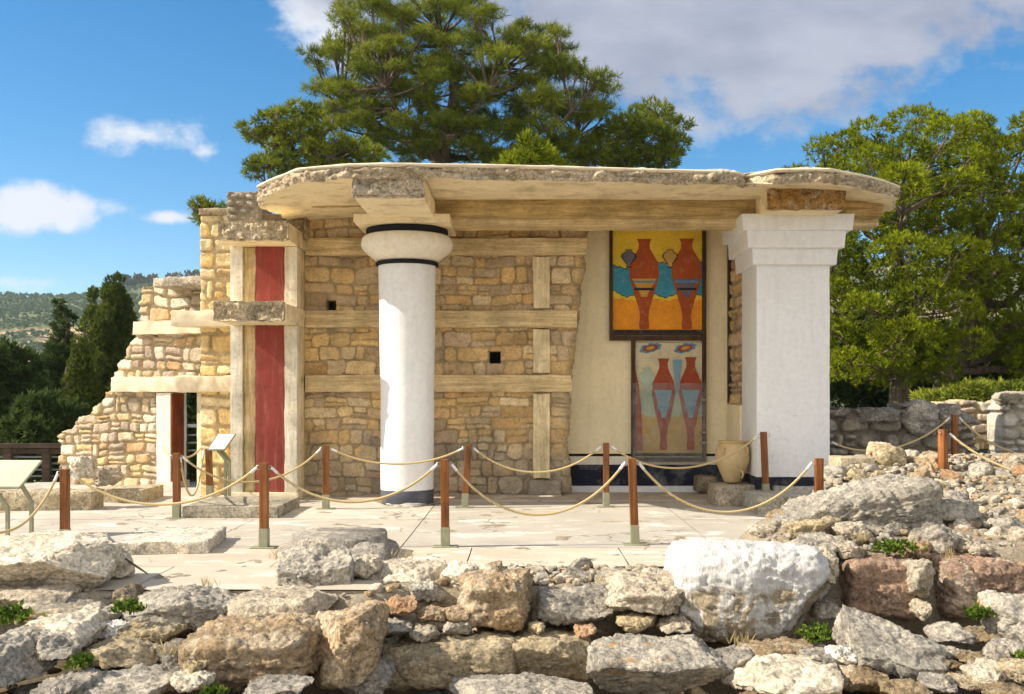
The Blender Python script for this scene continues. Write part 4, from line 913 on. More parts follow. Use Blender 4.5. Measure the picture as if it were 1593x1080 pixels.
# ================================================================== FOREGROUND STONES
B('boulder', (-40, 836, 180, 938), 8.25, 1.0, 'W', 'huge whitish crusted boulder at the left edge of the paving', 'stone_white', k=5, facets=5, n=34)
B('boulder', (-40, 900, 140, 962), 8.0, 1.2, 'N', 'tan stone underneath the huge left boulder', 'stone', n=26)
B('boulder', (160, 856, 208, 902), 8.9, .45, 'W', 'smaller pale stone tucked right of the huge left boulder', 'stone_white')
B('boulder', (42, 922, 192, 985), 7.8, .9, 'W', 'flat pale stone with an orange lichen streak below the huge left boulder', 'stone_lichen', k=4.5, ry=3)
B('boulder', (58, 952, 164, 1032), 7.3, .8, 'W', 'long pale wedge stone above the lichen-covered corner boulder', 'stone_white', k=5)
B('boulder', (-60, 984, 74, 1100), 6.7, .9, 'L', 'orange-lichened boulder in the bottom left corner', 'stone_lichen', n=30, ry=-14)
B('boulder', (60, 982, 126, 1035), 7.0, .6, 'L', 'lichened stone between the corner boulder and the pale wedge stone', 'stone_lichen')
B('boulder', (210, 912, 362, 990), 8.05, .7, 'L', 'squarish lichen-spotted block at the front edge of the paving', 'stone_lichen', k=6, facets=5, n=32)
B('boulder', (186, 908, 220, 945), 8.3, .4, 'B', 'small brown stone left of the squarish lichen-spotted block', 'stone')
B('stone', (190, 970, 284, 1004), 7.7, .4, 'Y', 'oblong yellowish stone under the squarish lichen-spotted block', 'stone_lichen')
B('stone', (160, 966, 196, 996), 7.7, .3, 'WW', 'small white angular stone left of the oblong yellowish stone', 'stone_white')
B('boulder', (352, 918, 525, 992), 7.95, .8, 'N', 'long grooved grey-tan rock right of the squarish lichen-spotted block', 'stone', n=30, ry=-5)
B('boulder', (308, 962, 498, 1088), 7.25, 1.1, 'T', 'huge orange-brown layered block in the lower left', 'stone', k=6, facets=2, n=36, rough=.07, ry=-4)
B('boulder', (474, 945, 606, 1085), 7.35, .95, 'T', 'tall orange-brown rock right of the huge layered block', 'stone', k=3.6, n=32, rough=.06, ry=-10)
B('boulder', (243, 998, 324, 1055), 7.3, .5, 'G', 'smooth grey wedge left of the huge orange-brown block', 'stone', k=4)
B('boulder', (140, 990, 255, 1050), 7.2, .7, 'E', 'low layered stone in the lower left hollow', 'stone')
B('stone', (290, 1025, 326, 1052), 7.1, .3, 'Y', 'small ochre chip beside the huge orange-brown block', 'stone_plain')
B('stone', (274, 1046, 328, 1078), 6.9, .35, 'W', 'small whitish stone at the foot of the huge orange-brown block', 'stone_white')
B('boulder', (128, 1042, 285, 1100), 6.75, .8, 'L', 'broad flat grey stone along the bottom edge at the left', 'stone')
B('boulder', (70, 1050, 142, 1100), 6.6, .6, 'G', 'rough grey stone at the bottom edge beside the corner boulder', 'stone')
B('boulder', (428, 848, 550, 938), 8.75, .6, 'L', 'large grey boulder on the paving edge before the round column base', 'stone', k=4.5, facets=8, n=32)
B('boulder', (500, 846, 606, 905), 9.5, .7, 'G', 'dark grey stone behind the slanted white stone', 'stone')
B('stone', (545, 863, 594, 905), 9.0, .3, 'W', 'slanted oblong white stone leaning on the large grey boulder', 'stone_plain', ry=-32)
B('boulder', (560, 872, 695, 928), 8.95, .75, 'W', 'broad flat white-grey rock at the middle of the wall top', 'stone_white', k=5, n=28)
B('boulder', (690, 876, 760, 945), 8.85, .6, 'W', 'white streaked rock left of the waisted brown rock', 'stone_white')
B('boulder', (714, 886, 830, 988), 8.35, .75, 'T', 'waisted brown rock like a mushroom in the middle of the wall', 'stone', n=34, waist=.13, k=4.2, facets=3, rough=.06)
B('boulder', (600, 928, 650, 958), 8.32, .3, 'O', 'rounded orange stone in the mortar above the cracked block', 'stone_plain', facets=2, k=2.6)
B('boulder', (650, 944, 702, 972), 8.3, .3, 'T', 'rounded tan stone beside the waisted brown rock', 'stone_plain', facets=2, k=2.6)
B('boulder', (695, 942, 732, 968), 8.3, .3, 'T', 'small tan stone touching the waisted brown rock', 'stone_plain', facets=2, k=2.6)
B('stone', (588, 962, 642, 992), 8.2, .3, 'L', 'small grey stone on the left top of the long cracked block', 'stone')
B('stone', (640, 972, 684, 1002), 8.15, .3, 'W', 'small pale stone on the middle of the long cracked block', 'stone')
B('stone', (692, 966, 732, 992), 8.2, .3, 'L', 'small squarish grey stone under the waisted brown rock', 'stone', k=7)
B('stone', (560, 930, 606, 962), 8.4, .35, 'N', 'small tan stone left of the rounded orange stone', 'stone')
B('stone', (640, 905, 690, 945), 8.7, .35, 'L', 'grey stone above the rounded tan stone', 'stone')
B('boulder', (836, 908, 952, 974), 8.45, .8, 'G', 'flat-topped grey block right of the waisted brown rock', 'stone', k=5.5, facets=6, n=30)
B('boulder', (942, 892, 1078, 965), 8.4, .8, 'N', 'pale-topped tan block left of the big white boulder', 'stone', k=5, facets=7, n=30, ry=3)
B('boulder', (576, 983, 802, 1080), 8.0, .7, 'E', 'long smooth cracked block in the lower course', 'stone_plain', k=6, facets=-2, n=36, rough=.045)
B('boulder', (795, 983, 918, 1080), 8.05, .7, 'E', 'beige rounded block right of the long cracked block', 'stone_plain', k=6, facets=-2, n=30, rough=.045)
B('boulder', (525, 1022, 610, 1095), 7.6, .5, 'G', 'grey stone low between the orange-brown rock and the cracked block', 'stone')
B('boulder', (912, 986, 1122, 1100), 7.3, 1.0, 'L', 'big grey lichen-flecked boulder at the bottom centre', 'stone_lichen', k=4.5, facets=9, n=38)
B('boulder', (1044, 838, 1276, 1014), 8.45, 1.15, 'WW', 'huge rounded boulder with a thick white crust on the wall', 'drip', k=4.6, facets=-2, n=44, rough=.05, ridge=.012)
B('stone', (962, 954, 1022, 988), 8.3, .4, 'Y', 'oval yellowish stone under the pale-topped tan block', 'stone_plain', facets=2, k=2.6)
B('stone', (1026, 962, 1072, 988), 8.3, .35, 'N', 'small angular tan stone left of the foot of the white boulder', 'stone')
B('stone', (893, 968, 925, 996), 8.3, .3, 'O', 'small reddish stone in the joint below the flat-topped grey block', 'stone_plain', facets=2, k=2.6)
B('stone', (824, 966, 846, 993), 8.3, .25, 'Y', 'small upright yellow chip below the flat-topped grey block', 'stone_plain')
B('boulder', (1100, 1008, 1170, 1060), 7.5, .5, 'G', 'dark pitted stone below the huge white boulder', 'stone')
B('boulder', (1152, 992, 1262, 1052), 7.7, .6, 'B', 'brown stone in the trench below the huge white boulder', 'stone')
B('boulder', (1136, 1030, 1310, 1110), 6.9, .8, 'W', 'white-patched boulder on the bottom edge', 'stone_white', n=30)
B('stone', (1250, 1012, 1300, 1045), 7.4, .35, 'G', 'small dark stone above the white-patched bottom boulder', 'stone')
B('stone', (1288, 1006, 1326, 1040), 7.4, .3, 'WW', 'small white stone left of the slanted lichened boulder', 'stone_white')
B('boulder', (1296, 1034, 1372, 1085), 7.1, .5, 'B', 'brown stone with orange lichen under the slanted boulder', 'stone_lichen')
B('boulder', (1312, 962, 1452, 1062), 7.3, .8, 'L', 'slanted flat-faced lichened boulder lying in the trench', 'stone_lichen', k=5, facets=9, n=34, ry=14)
B('boulder', (1304, 862, 1414, 966), 8.75, .7, 'P', 'squared pinkish block in the wall right of the white boulder', 'stone_plain', k=11, facets=-5, n=32, rough=.04)
B('boulder', (1414, 868, 1446, 938), 8.52, .35, 'W', 'narrow upright pale stone between the two pinkish blocks', 'stone_plain')
B('stone', (1422, 934, 1448, 968), 8.5, .3, 'W', 'small pale stone under the narrow upright stone', 'stone_plain')
B('boulder', (1448, 864, 1570, 966), 8.75, .8, 'P', 'rough pinkish-brown block right of the narrow upright stone', 'stone', k=8, facets=-3, n=32, rough=.07)
B('boulder', (1572, 868, 1680, 945), 8.7, .7, 'B', 'brown block at the right edge of the wall', 'stone')
B('boulder', (1534, 920, 1640, 1012), 7.9, .7, 'L', 'large pale lichened boulder at the right edge in front of the wall', 'stone_lichen', n=32)
B('stone', (1272, 854, 1302, 916), 8.65, .3, 'N', 'upright oblong stone right of the huge white boulder', 'stone_plain')
B('stone', (1254, 858, 1280, 894), 8.75, .3, 'N', 'small stone between the white boulder and the upright oblong stone', 'stone')
B('stone', (1268, 935, 1302, 966), 8.55, .3, 'G', 'grey stone low between the white boulder and the pinkish block', 'stone')
B('boulder', (1203, 738, 1436, 842), 9.75, 1.15, 'L', 'biggest grey boulder with a sheer right face lying on the heap', 'stone', k=9, facets=-4, n=46, rough=.08, tl=.66)
B('stone', (1222, 803, 1306, 842), 9.55, .4, 'Y', 'long cream stone under the left of the biggest grey boulder', 'stone_plain', ry=-4)
B('stone', (1292, 812, 1352, 850), 9.4, .4, 'N', 'wedge-shaped pale stone under the middle of the biggest grey boulder', 'stone')
B('stone', (1248, 830, 1312, 862), 9.2, .4, 'G', 'grey stone below the long cream stone', 'stone')
B('stone', (1290, 842, 1348, 872), 9.0, .35, 'N', 'oblong tan-edged stone on the left pinkish block', 'stone')
B('stone', (1230, 838, 1296, 872), 9.0, .4, 'G', 'flat grey stone between the white boulder and the oblong tan-edged stone', 'stone')
B('stone', (1168, 816, 1214, 842), 9.8, .4, 'W', 'pale stone at the left tip of the heap on the paving', 'stone')
B('stone', (1412, 842, 1444, 872), 9.0, .3, 'O', 'round pinkish stone right of the green weeds', 'stone_plain', facets=2, k=2.4)
B('boulder', (1428, 812, 1482, 866), 9.2, .5, 'G', 'dark grey rounded boulder right of the biggest grey boulder', 'stone')
B('boulder', (1440, 778, 1520, 826), 9.9, .5, 'L', 'rough grey-white rock on the heap behind the dark rounded boulder', 'stone')
B('stone', (1476, 832, 1512, 862), 9.2, .35, 'N', 'pale smooth stone leaning right of the dark rounded boulder', 'stone_plain')
B('stone', (1504, 844, 1538, 868), 9.1, .3, 'W', 'small grey-white stone near the top of the rough pinkish block', 'stone')
B('stone', (1358, 745, 1420, 768), 11.0, .3, 'O', 'reddish stone behind the biggest grey boulder', 'stone_plain', k=2.6)
B('boulder', (115, 710, 150, 746), 14.6, .35, 'W', 'rounded white stone in front of the rubble wall', 'stone_white')
B('boulder', (150, 728, 190, 757), 15.2, .4, 'N', 'brownish stone beside the rounded white stone', 'stone')
for i, (bx, dd, c, lb) in enumerate([((1443, 972, 1508, 1010), 7.9, 'G', 'grey rounded stone right of the slanted lichened boulder'), ((1500, 978, 1548, 1003), 8.1, 'B', 'brown stone in the trench by the pale right boulder'),
        ((1530, 998, 1592, 1040), 7.5, 'G', 'grey broad stone in the trench below the pale right boulder'), ((1488, 1014, 1532, 1044), 7.4, 'B', 'brown-grey stone in the middle of the trench rubble'),
        ((1506, 1032, 1562, 1075), 7.1, 'W', 'round white-speckled stone in the bottom right trench'), ((1566, 1022, 1630, 1075), 7.0, 'Y', 'yellowish stone in the bottom right corner'),
        ((1478, 1052, 1514, 1075), 7.0, 'E', 'small tan stone left of the round white-speckled stone'), ((1452, 1006, 1486, 1028), 7.6, 'W', 'small pale stone below the grey rounded stone'),
        ((1432, 1050, 1482, 1085), 6.9, 'G', 'dark stone at the bottom edge right of the slanted boulder'), ((1372, 1060, 1440, 1100), 6.8, 'B', 'brown stone at the bottom edge under the slanted boulder'),
        ((1540, 1068, 1600, 1105), 6.6, 'B', 'brown stone on the bottom edge at the far right')]):
    B('boulder', bx, dd, .4, c, lb, 'stone')
B('boulder', (700, 1062, 920, 1110), 7.2, .8, 'G', 'flat grey stone along the bottom edge below the beige block', 'stone', n=28)
B('boulder', (380, 1058, 480, 1105), 6.7, .6, 'G', 'dark grey stone on the bottom edge under the huge orange-brown block', 'stone')
# small loose rubble: shared shapes, one object each
VAR = []
for i in range(14):
    V, Fq = rock_verts(1, random.uniform(.7, 1.0), random.uniform(.5, .8), 300 + i, k=random.uniform(2.5, 4.5), facets=random.randint(3, 9), n=13, rough=.09); VAR.append((V, Fq))
VM = {}
def small(x, y, z, s, key, label, group, mat):
    k = (random.randrange(14), mat)
    if k not in VM:
        o = mesh_np('stone', VAR[k[0]][0], VAR[k[0]][1], M[mat]); VM[k] = o.data
    else: o = bpy.data.objects.new('stone', VM[k]); COL.objects.link(o)
    o.location = (x, y, z); o.scale = (s * random.uniform(.85, 1.25), s * random.uniform(.8, 1.1), s * random.uniform(.75, 1.1)); o.rotation_euler = (random.uniform(-.4, .4), random.uniform(-.4, .4), random.uniform(0, 6.28))
    v = random.uniform(.82, 1.15); o.color = tuple(q * v for q in CS[key]) + (1,); return tag(o, label, 'stone', group)
placed = []
def scatter(n, fn, smin, smax, label, group, keys, sink=.12, spread=.42, mats=('stone', 'stone', 'stone_plain', 'stone_white')):
    c = 0; tries = 0
    while c < n and tries < n * 60:
        tries += 1; x, y = fn(); s = smin + (smax - smin) * random.random() ** 2.2
        if any((x - a) ** 2 + (y - b) ** 2 < ((s + t) * spread) ** 2 for a, b, t in placed): continue
        placed.append((x, y, s)); z = float(bank(np.array([x]), np.array([y]))[0]); small(x, y, z + s * sink, s, random.choice(keys), label, group, random.choice(mats)); c += 1
for (bx, by, br) in ((X(1320, 10.2), 10.3, .95), (X(1335, 12.6), 12.65, .5)): placed.append((bx, by, br))
def in_mound():
    y = random.uniform(9.25, 13.0); l = 2.5 if y < 10.3 else 2.6 + (y - 10.3) * .52
    return random.uniform(l, .56 * y + .2), y
scatter(132, in_mound, .09, .40, 'loose pale stone bedded in the sunlit rubble heap on the right', 'small stones of the rubble heap', 'WWNNLLGYTYO' if False else ['W', 'W', 'N', 'N', 'L', 'L', 'G', 'Y', 'T', 'C', 'O'])
scatter(68, lambda: (random.uniform(-.75, 2.4), random.uniform(8.95, 9.75)), .08, .26, 'small stone in the loose rubble along the top of the middle wall', 'small stones on the middle wall', ['W', 'W', 'N', 'L', 'G', 'T', 'B'])
scatter(16, lambda: (random.uniform(-1.3, 1.9), random.uniform(8.5, 8.9)), .10, .2, 'small stone wedged in the joints of the middle wall', 'joint stones of the middle wall', ['W', 'N', 'L', 'G', 'T'], .05)
scatter(22, lambda: (random.uniform(-1.35, -.45), random.uniform(8.15, 8.85)), .09, .2, 'small stone bedded in mortar left of the waisted brown rock', 'small stones left of the waisted rock', ['W', 'N', 'L', 'G', 'T'], .1)
scatter(26, lambda: (random.uniform(1.3, 4.6), random.uniform(6.6, 8.5)), .08, .24, 'small stone lying in the shaded trench at the bottom right', 'small trench stones', ['G', 'B', 'L', 'E', 'N'], .2)
scatter(24, lambda: (random.uniform(-4.3, -1.2), random.uniform(6.6, 8.3)), .08, .24, 'small stone among the tumbled blocks at the lower left', 'small stones at the lower left', ['G', 'N', 'L', 'E', 'W'], .15)
def chips():
    VV = []; FF = []; CC = []; n0 = 0; r = np.random.default_rng(9)
    base, bf = rock_verts(1, .8, .7, 411, k=3, facets=8, n=5, rough=.12)
    for i in range(2600):
        z_ = i % 5
        if z_ < 3: x, y = in_mound()
        elif z_ == 3: x, y = r.uniform(-.9, 2.6), r.uniform(8.6, 9.75)
        else: x, y = r.uniform(-4.4, 4.6), r.uniform(6.6, 8.6)
        s = r.uniform(.03, .10); a = r.uniform(0, 6.28); ca, sa = math.cos(a), math.sin(a)
        z = float(bank(np.array([x]), np.array([y]))[0]) + s * .12 + .015
        q = base * s * r.uniform(.7, 1.3, 3); q = np.stack([q[:, 0] * ca - q[:, 1] * sa, q[:, 0] * sa + q[:, 1] * ca, q[:, 2]], -1) + [x, y, z]
        VV.append(q); FF.append(bf + n0); n0 += len(q); c = CS[['W', 'N', 'L', 'G', 'T', 'C'][r.integers(6)]]; CC.append(np.tile(np.array(c) * r.uniform(.8, 1.15), (len(q), 1)))
    o = mesh_np('rubble_chips', np.concatenate(VV), np.concatenate(FF), M['masonry_rough'], None, True, np.concatenate(CC)); tag(o, 'countless small stone chips between the larger stones of the ruined foreground walls', 'stone chips', None, 'stuff')
chips()
o = tag(MB().tube([P(178, 866, 9.2), P(195, 870, 9.1), P(212, 881, 9.0), P(230, 893, 8.95)], [.012, .011, .010, .006], 7).build('branch', M['bark'], smooth=True), 'thin bare dark branch lying on the paving edge by the left boulder', 'branch')
# ================================================================== VEGETATION
def tufts(name, Pp, D, size, nd, width, mat, tint, seed=0, spread=.75):
    r = np.random.default_rng(seed); n = len(Pp); Dn = np.repeat(D, nd, 0) + r.normal(size=(n * nd, 3)) * spread; Dn /= np.linalg.norm(Dn, axis=1, keepdims=True)
    Pn = np.repeat(Pp, nd, 0); sz = np.repeat(size, nd) * r.uniform(.6, 1.15, n * nd); sdv = np.cross(Dn, r.normal(size=(n * nd, 3))); sdv /= np.linalg.norm(sdv, axis=1, keepdims=True)
    w = (sz * width)[:, None]; base = Pn + Dn * sz[:, None] * .05
    V = np.stack([base - sdv * w * .5, base + sdv * w * .5, Pn + Dn * sz[:, None] * .62 + sdv * w * .75, Pn + Dn * sz[:, None]], 1).reshape(-1, 3)
    k = np.arange(n * nd) * 4; Fq = np.concatenate([np.stack([k, k + 1, k + 2], -1), np.stack([k, k + 2, k + 3], -1)])
    c = np.repeat(np.repeat(tint, nd), 4)[:, None].clip(0, 1) * np.ones(3)
    return mesh_np(name, V, Fq, mat, None, False, c)
def tree(name, label, outline, d, thick, base, fork, npads, prad, per, size, nd, mat, cat='tree', seed=1, group=None, flat=.6, width=.10, up=.5, trunk_r=.25, spread=.75, shell=.35, gmin=.62, zb=-.06, inset=.55):
    r = np.random.default_rng(seed); pl = [(X(a, d), Z(b, d)) for a, b in outline]; us = [p[0] for p in pl]; vs = [p[1] for p in pl]; sdf = polydist(pl)
    g_ = sdf(np.array(us) * 0 + np.mean(us), np.array(us) * 0 + np.mean(vs)); emax = None
    U_ = r.uniform(min(us), max(us), 9000); V_ = r.uniform(min(vs), max(vs), 9000); E_ = sdf(U_, V_); emax = E_.max(); pads = []
    for u, v, e in zip(U_, V_, E_):
        pr = r.uniform(*prad); ee = e + 0.0
        if ee < pr * inset: 
            if ee < prad[0] * inset: continue
            pr = ee / inset
        y = thick * math.sqrt(max(0, 1 - (1 - min(1, e / emax)) ** 2)) * (r.uniform(-1, .75)); c = np.array([u, d + y, v])
        if any(np.linalg.norm((c - q) * (1, .8, 1.25)) < (pr + qr) * gmin for q, qr in pads): continue
        pads.append((c, pr))
        if len(pads) >= npads: break
    root = empty(name, (X(base[0], d), d, zb), label, cat, group)
    bp = np.array([X(base[0], d), d, zb]); fp = np.array([X(fork[0], d), d, Z(fork[1], d)]); tp = np.array([np.mean(us) * .3 + fp[0] * .7, d, max(vs) - (max(vs) - fp[2]) * .25])
    tm = MB(); n = 9; path = [bp + (fp - bp) * t + np.array([math.sin(t * 5 + seed) * .12, math.cos(t * 4) * .1, 0]) * trunk_r * 4 * t for t in np.linspace(0, 1, n)] + [fp + (tp - fp) * t + np.array([math.sin(t * 6 + seed) * .25, math.cos(t * 5) * .2, 0]) for t in np.linspace(.15, 1, 8)]
    rad = [trunk_r * (1.25 - .4 * i / n) for i in range(n)] + [trunk_r * .8 * (1 - t) + .03 for t in np.linspace(.15, 1, 8)]
    tm.tube(path, rad, 9); part(tm.build('trunk', M['bark'], smooth=True), root)
    bm_ = MB(); PT = []; DD = []; TT = []
    pa = np.array(path)[4:]; nodes = list(pa)
    if len(pads) > 35 and up < 1:
        cs_ = np.array([p[0] for p in pads]); ch = [int(np.argmax(cs_[:, 2]))]
        for _ in range(10): ch.append(int(np.argmax(np.min([np.linalg.norm(cs_ - cs_[c_], axis=1) for c_ in ch], axis=0))))
        for c_ in ch[1:]:
            e_ = cs_[c_] * .82 + pa[2] * .18; hd = np.linalg.norm(e_[:2] - pa[:, :2], axis=1); a0 = pa[int(np.argmin(np.abs(pa[:, 2] - (e_[2] - hd * .55))))]
            ln = np.linalg.norm(e_ - a0); m1 = (a0 + e_) / 2 + [0, 0, -.06 * ln] + r.normal(size=3) * .1 * ln * .6
            lb_ = [a0 * (1 - t) ** 2 + m1 * 2 * t * (1 - t) + e_ * t * t + r.normal(size=3) * .05 * (0 < t < 1) for t in np.linspace(0, 1, 10)]
            bm_.tube(lb_, [trunk_r * (.42 - .34 * t) + .012 for t in np.linspace(0, 1, 10)], 7, False); nodes += lb_[2:]
    nodes = np.array(nodes)
    for c, pr in pads:
        dd_ = np.linalg.norm((nodes - c) * [1, 1, 1.], axis=1) + 1.2 * np.maximum(nodes[:, 2] - c[2] + .1, 0); a0 = nodes[int(np.argmin(dd_))]
        mid = (a0 + c) / 2 + np.array([0, 0, -.10 * np.linalg.norm(c - a0)]) + r.normal(size=3) * .12
        ln = np.linalg.norm(c - a0); r0 = min(trunk_r * .3, .012 + ln * .016)
        bez = [a0 * (1 - t) ** 2 + mid * 2 * t * (1 - t) + c * t * t for t in np.linspace(0, 1, 7)]
        bm_.tube(bez, [r0 * (1 - .8 * t) + .008 for t in np.linspace(0, 1, 7)], 5, False)
        for _ in range(5):
            q = r.normal(size=3); q /= np.linalg.norm(q); bm_.tube([bez[4], c + q * pr * .3, c + q * pr * np.array([.9, .9, flat * .9])], [.016, .011, .004], 3, False)
        m_ = max(8, int(per * (pr / prad[1]) ** 2)); q = r.normal(size=(m_, 3)); q /= np.linalg.norm(q, axis=1, keepdims=True)
        rr = (1 - shell * r.random(m_) ** 1.0)[:, None]; lo = r.random(m_) < .45; q[lo, 2] = np.abs(q[lo, 2])
        bump_ = 1 + .28 * vn(q * 2.6 + c, seed)[:, None]
        p = c + q * rr * pr * bump_ * np.array([1, 1, flat]); PT.append(p); DD.append(q + np.array([0, 0, up])); TT.append(np.clip(.12 + .36 * r.random() + .45 * (r.random(m_) ** 1.5) + .1 * q[:, 2], 0, 1))  # tint rises towards each clump's top, painting in light from above
    part(bm_.build('branches', M['bark'], smooth=True), root)
    PT = np.concatenate(PT); DD = np.concatenate(DD); TT = np.concatenate(TT)
    part(tufts('crown', PT, DD, r.uniform(size[0], size[1], len(PT)), nd, width, M[mat], TT, seed, spread), root)
    return root
tree('pine_tree', 'tall spreading pine rising behind the roof with sky showing through its limbs',
     [(470, 95), (505, 62), (525, 30), (560, -2), (640, -16), (730, -6), (800, 28), (850, 45), (895, 75), (900, 105), (950, 125), (966, 140), (960, 175), (940, 200), (900, 230), (880, 275), (560, 275), (520, 235), (480, 170), (500, 130)],
     31, 3.2, (692, 640), (690, 245), 205, (.34, .74), 180, (.15, .25), 15, 'pine', seed=5, flat=.42, trunk_r=.34, gmin=.74, zb=-2.0, width=.055, inset=.7, spread=1.0, shell=.75)
tree('pine_tree', 'low pine crown spreading out at the left end of the roof', [(374, 212), (402, 180), (440, 172), (480, 150), (505, 185), (525, 205), (600, 235), (640, 275), (430, 285), (388, 292), (392, 262), (412, 240)], 28, 1.6, (520, 640), (520, 290), 52, (.22, .48), 95, (.14, .24), 14, 'pine', seed=8, flat=.5, trunk_r=.16, zb=-1.5, inset=.7)
tree('pine_tree', 'low dark pine crown at the right shoulder of the tall pine', [(940, 190), (985, 165), (1030, 172), (1072, 210), (1062, 240), (1050, 275), (850, 280), (890, 230)], 33, 2.0, (985, 640), (975, 290), 44, (.45, .85), 170, (.15, .25), 14, 'pine', seed=9, flat=.6, trunk_r=.18, zb=-2, inset=.7)
tree('pine_tree', 'small yellow-green pine top peeping over the roof before the tall pine', [(770, 285), (790, 240), (830, 225), (870, 245), (890, 285)], 24, .8, (830, 640), (830, 300), 10, (.3, .5), 130, (.16, .28), 11, 'pine_bright', seed=12, flat=.7, trunk_r=.1, zb=-.5)
tree('stone_pine', 'broad bright green pine filling the right behind the square pillar',
     [(1232, 262), (1256, 222), (1300, 205), (1350, 210), (1378, 190), (1440, 180), (1500, 190), (1530, 260), (1540, 380), (1500, 470), (1500, 560), (1440, 600), (1300, 600), (1255, 560), (1240, 430)],
     27, 3.2, (1396, 640), (1410, 470), 125, (.42, 1.0), 520, (.10, .18), 11, 'pine_bright', seed=21, flat=.68, trunk_r=.24, gmin=.86, width=.13, spread=.85, shell=.25, up=.7)
tree('stone_pine', 'second bright green pine reaching out of the picture at the right edge',
     [(1490, 200), (1540, 188), (1600, 200), (1680, 240), (1740, 330), (1750, 500), (1700, 590), (1560, 590), (1510, 520), (1500, 380)],
     28.5, 3.2, (1440, 625), (1520, 450), 85, (.42, 1.0), 520, (.10, .18), 11, 'pine_bright', seed=22, flat=.68, trunk_r=.28, gmin=.86, width=.13, spread=.85, shell=.25, up=.7)
tree('tree', 'dark shady tree standing low behind the bright pines', [(1270, 640), (1270, 540), (1340, 500), (1420, 520), (1520, 500), (1640, 520), (1680, 640)], 33, 2.5, (1500, 640), (1480, 600), 60, (.6, 1.1), 330, (.2, .32), 8, 'darkfir', seed=24, flat=.8, trunk_r=.2, width=.2)
tree('shrub', 'green shrub row under the bright pines above the far wall', [(1440, 640), (1450, 606), (1500, 596), (1560, 600), (1650, 590), (1660, 640)], 24, 1.0, (1540, 640), (1540, 625), 32, (.3, .5), 180, (.12, .22), 8, 'pine', 'shrub', 25, flat=.6, trunk_r=.05, width=.2)
tree('cypress_tree', 'broad dense cypress directly left of the ruined wall', [(180, 412), (190, 462), (200, 485), (207, 540), (214, 640), (210, 720), (130, 720), (142, 600), (158, 520), (168, 465)], 36, 1.0, (175, 700), (176, 640), 240, (.14, .34), 150, (.10, .17), 8, 'cypress', 'tree', 31, flat=1.4, trunk_r=.16, gmin=.5, width=.2, up=1.5, zb=-5, inset=.25)
tree('cypress_tree', 'thin dark cypress just left of the broad one', [(149, 432), (156, 490), (160, 560), (158, 700), (128, 700), (130, 560), (138, 490)], 38, .6, (144, 700), (145, 600), 90, (.12, .26), 90, (.10, .17), 8, 'cypress', 'tree', 32, flat=1.3, trunk_r=.12, gmin=.5, width=.2, up=1.2, zb=-5, inset=.25)
tree('cypress_tree', 'slender yellow-green cypress in front of the broad one', [(128, 500), (142, 560), (150, 620), (130, 720), (98, 720), (104, 640), (114, 575)], 27, .5, (120, 720), (122, 640), 90, (.10, .24), 90, (.08, .14), 8, 'cypress', 'tree', 33, flat=1.6, trunk_r=.09, gmin=.5, width=.2, up=1.8, zb=-4, inset=.25)
tree('fir_tree', 'dark conifer with a pointed top among the trees at the left', [(97, 455), (106, 520), (122, 580), (132, 720), (50, 720), (68, 600), (87, 520)], 33, 1.0, (96, 720), (97, 620), 150, (.14, .42), 130, (.12, .22), 8, 'darkfir', 'tree', 34, flat=.55, trunk_r=.14, gmin=.55, width=.14, zb=-4, inset=.25)
tree('tree', 'dark round-topped tree at the left edge below the hill', [(-60, 565), (-20, 550), (15, 535), (45, 560), (62, 620), (70, 740), (-80, 740)], 30, 1.4, (10, 740), (10, 660), 75, (.35, .75), 330, (.16, .26), 8, 'darkfir', 'tree', 35, flat=.8, trunk_r=.16, width=.22, zb=-4)
tree('tree', 'dark leafy tree in front of the railing trees by the rubble wall', [(30, 640), (70, 615), (110, 625), (130, 650), (140, 740), (20, 740)], 26, 1.0, (90, 740), (90, 680), 60, (.3, .6), 300, (.14, .24), 8, 'darkfir', 'tree', 36, flat=.8, trunk_r=.12, width=.22, zb=-3)
tree('tree', 'dark tree seen through the narrow doorway', [(240, 740), (240, 590), (300, 560), (350, 590), (350, 740)], 30, 1.0, (300, 740), (300, 680), 40, (.4, .7), 260, (.16, .26), 8, 'darkfir', 'tree', 37, flat=.8, trunk_r=.12, width=.22, zb=-3)
tree('shrub', 'leafy sprig growing up behind the top of the yellow side wall', [(306, 350), (304, 318), (316, 312), (330, 322), (348, 318), (352, 350)], 19, .25, (325, 400), (325, 345), 14, (.12, .2), 40, (.10, .18), 9, 'pine', 'shrub', 38, flat=.9, trunk_r=.03, zb=-1.5)
# olive groves on the far hill (uncountable) and the trees on its ridge
def groves():
    r = np.random.default_rng(4); PT = []; SZ = []; TT = []; DD = []
    for yy in np.arange(330, 960, 6.2):
        for xx in np.arange(-.68 * yy, -.16 * yy, 6.4):
            x = xx + r.normal() * 1.3; y = yy + r.normal() * 1.3
            if 566 < y < 640 and vn(np.array([[x * .02, y * .03, 0]]), 3)[0] > -.45: continue
            if vn(np.array([[x * .012, y * .02, 4]]), 8)[0] > .5 or r.random() < .07: continue
            z = float(land(np.array([x]), np.array([y]))[0]); s = r.uniform(1.5, 2.9); m_ = 12; q = r.normal(size=(m_, 3)); q /= np.linalg.norm(q, axis=1, keepdims=True); q[:, 2] = np.abs(q[:, 2])
            PT.append(np.array([x, y, z + s * .5]) + q * s * .35); DD.append(q); SZ.append(np.full(m_, s * .9)); TT.append(np.clip(r.random() * .6 + r.random(m_) * .4, 0, 1))
    return tufts('olive_grove', np.concatenate(PT), np.concatenate(DD), np.concatenate(SZ), 2, .75, M['olive'], np.concatenate(TT), 4, .5)
tag(groves(), 'pale green olive groves covering the far hillside', 'olive grove', None, 'stuff')
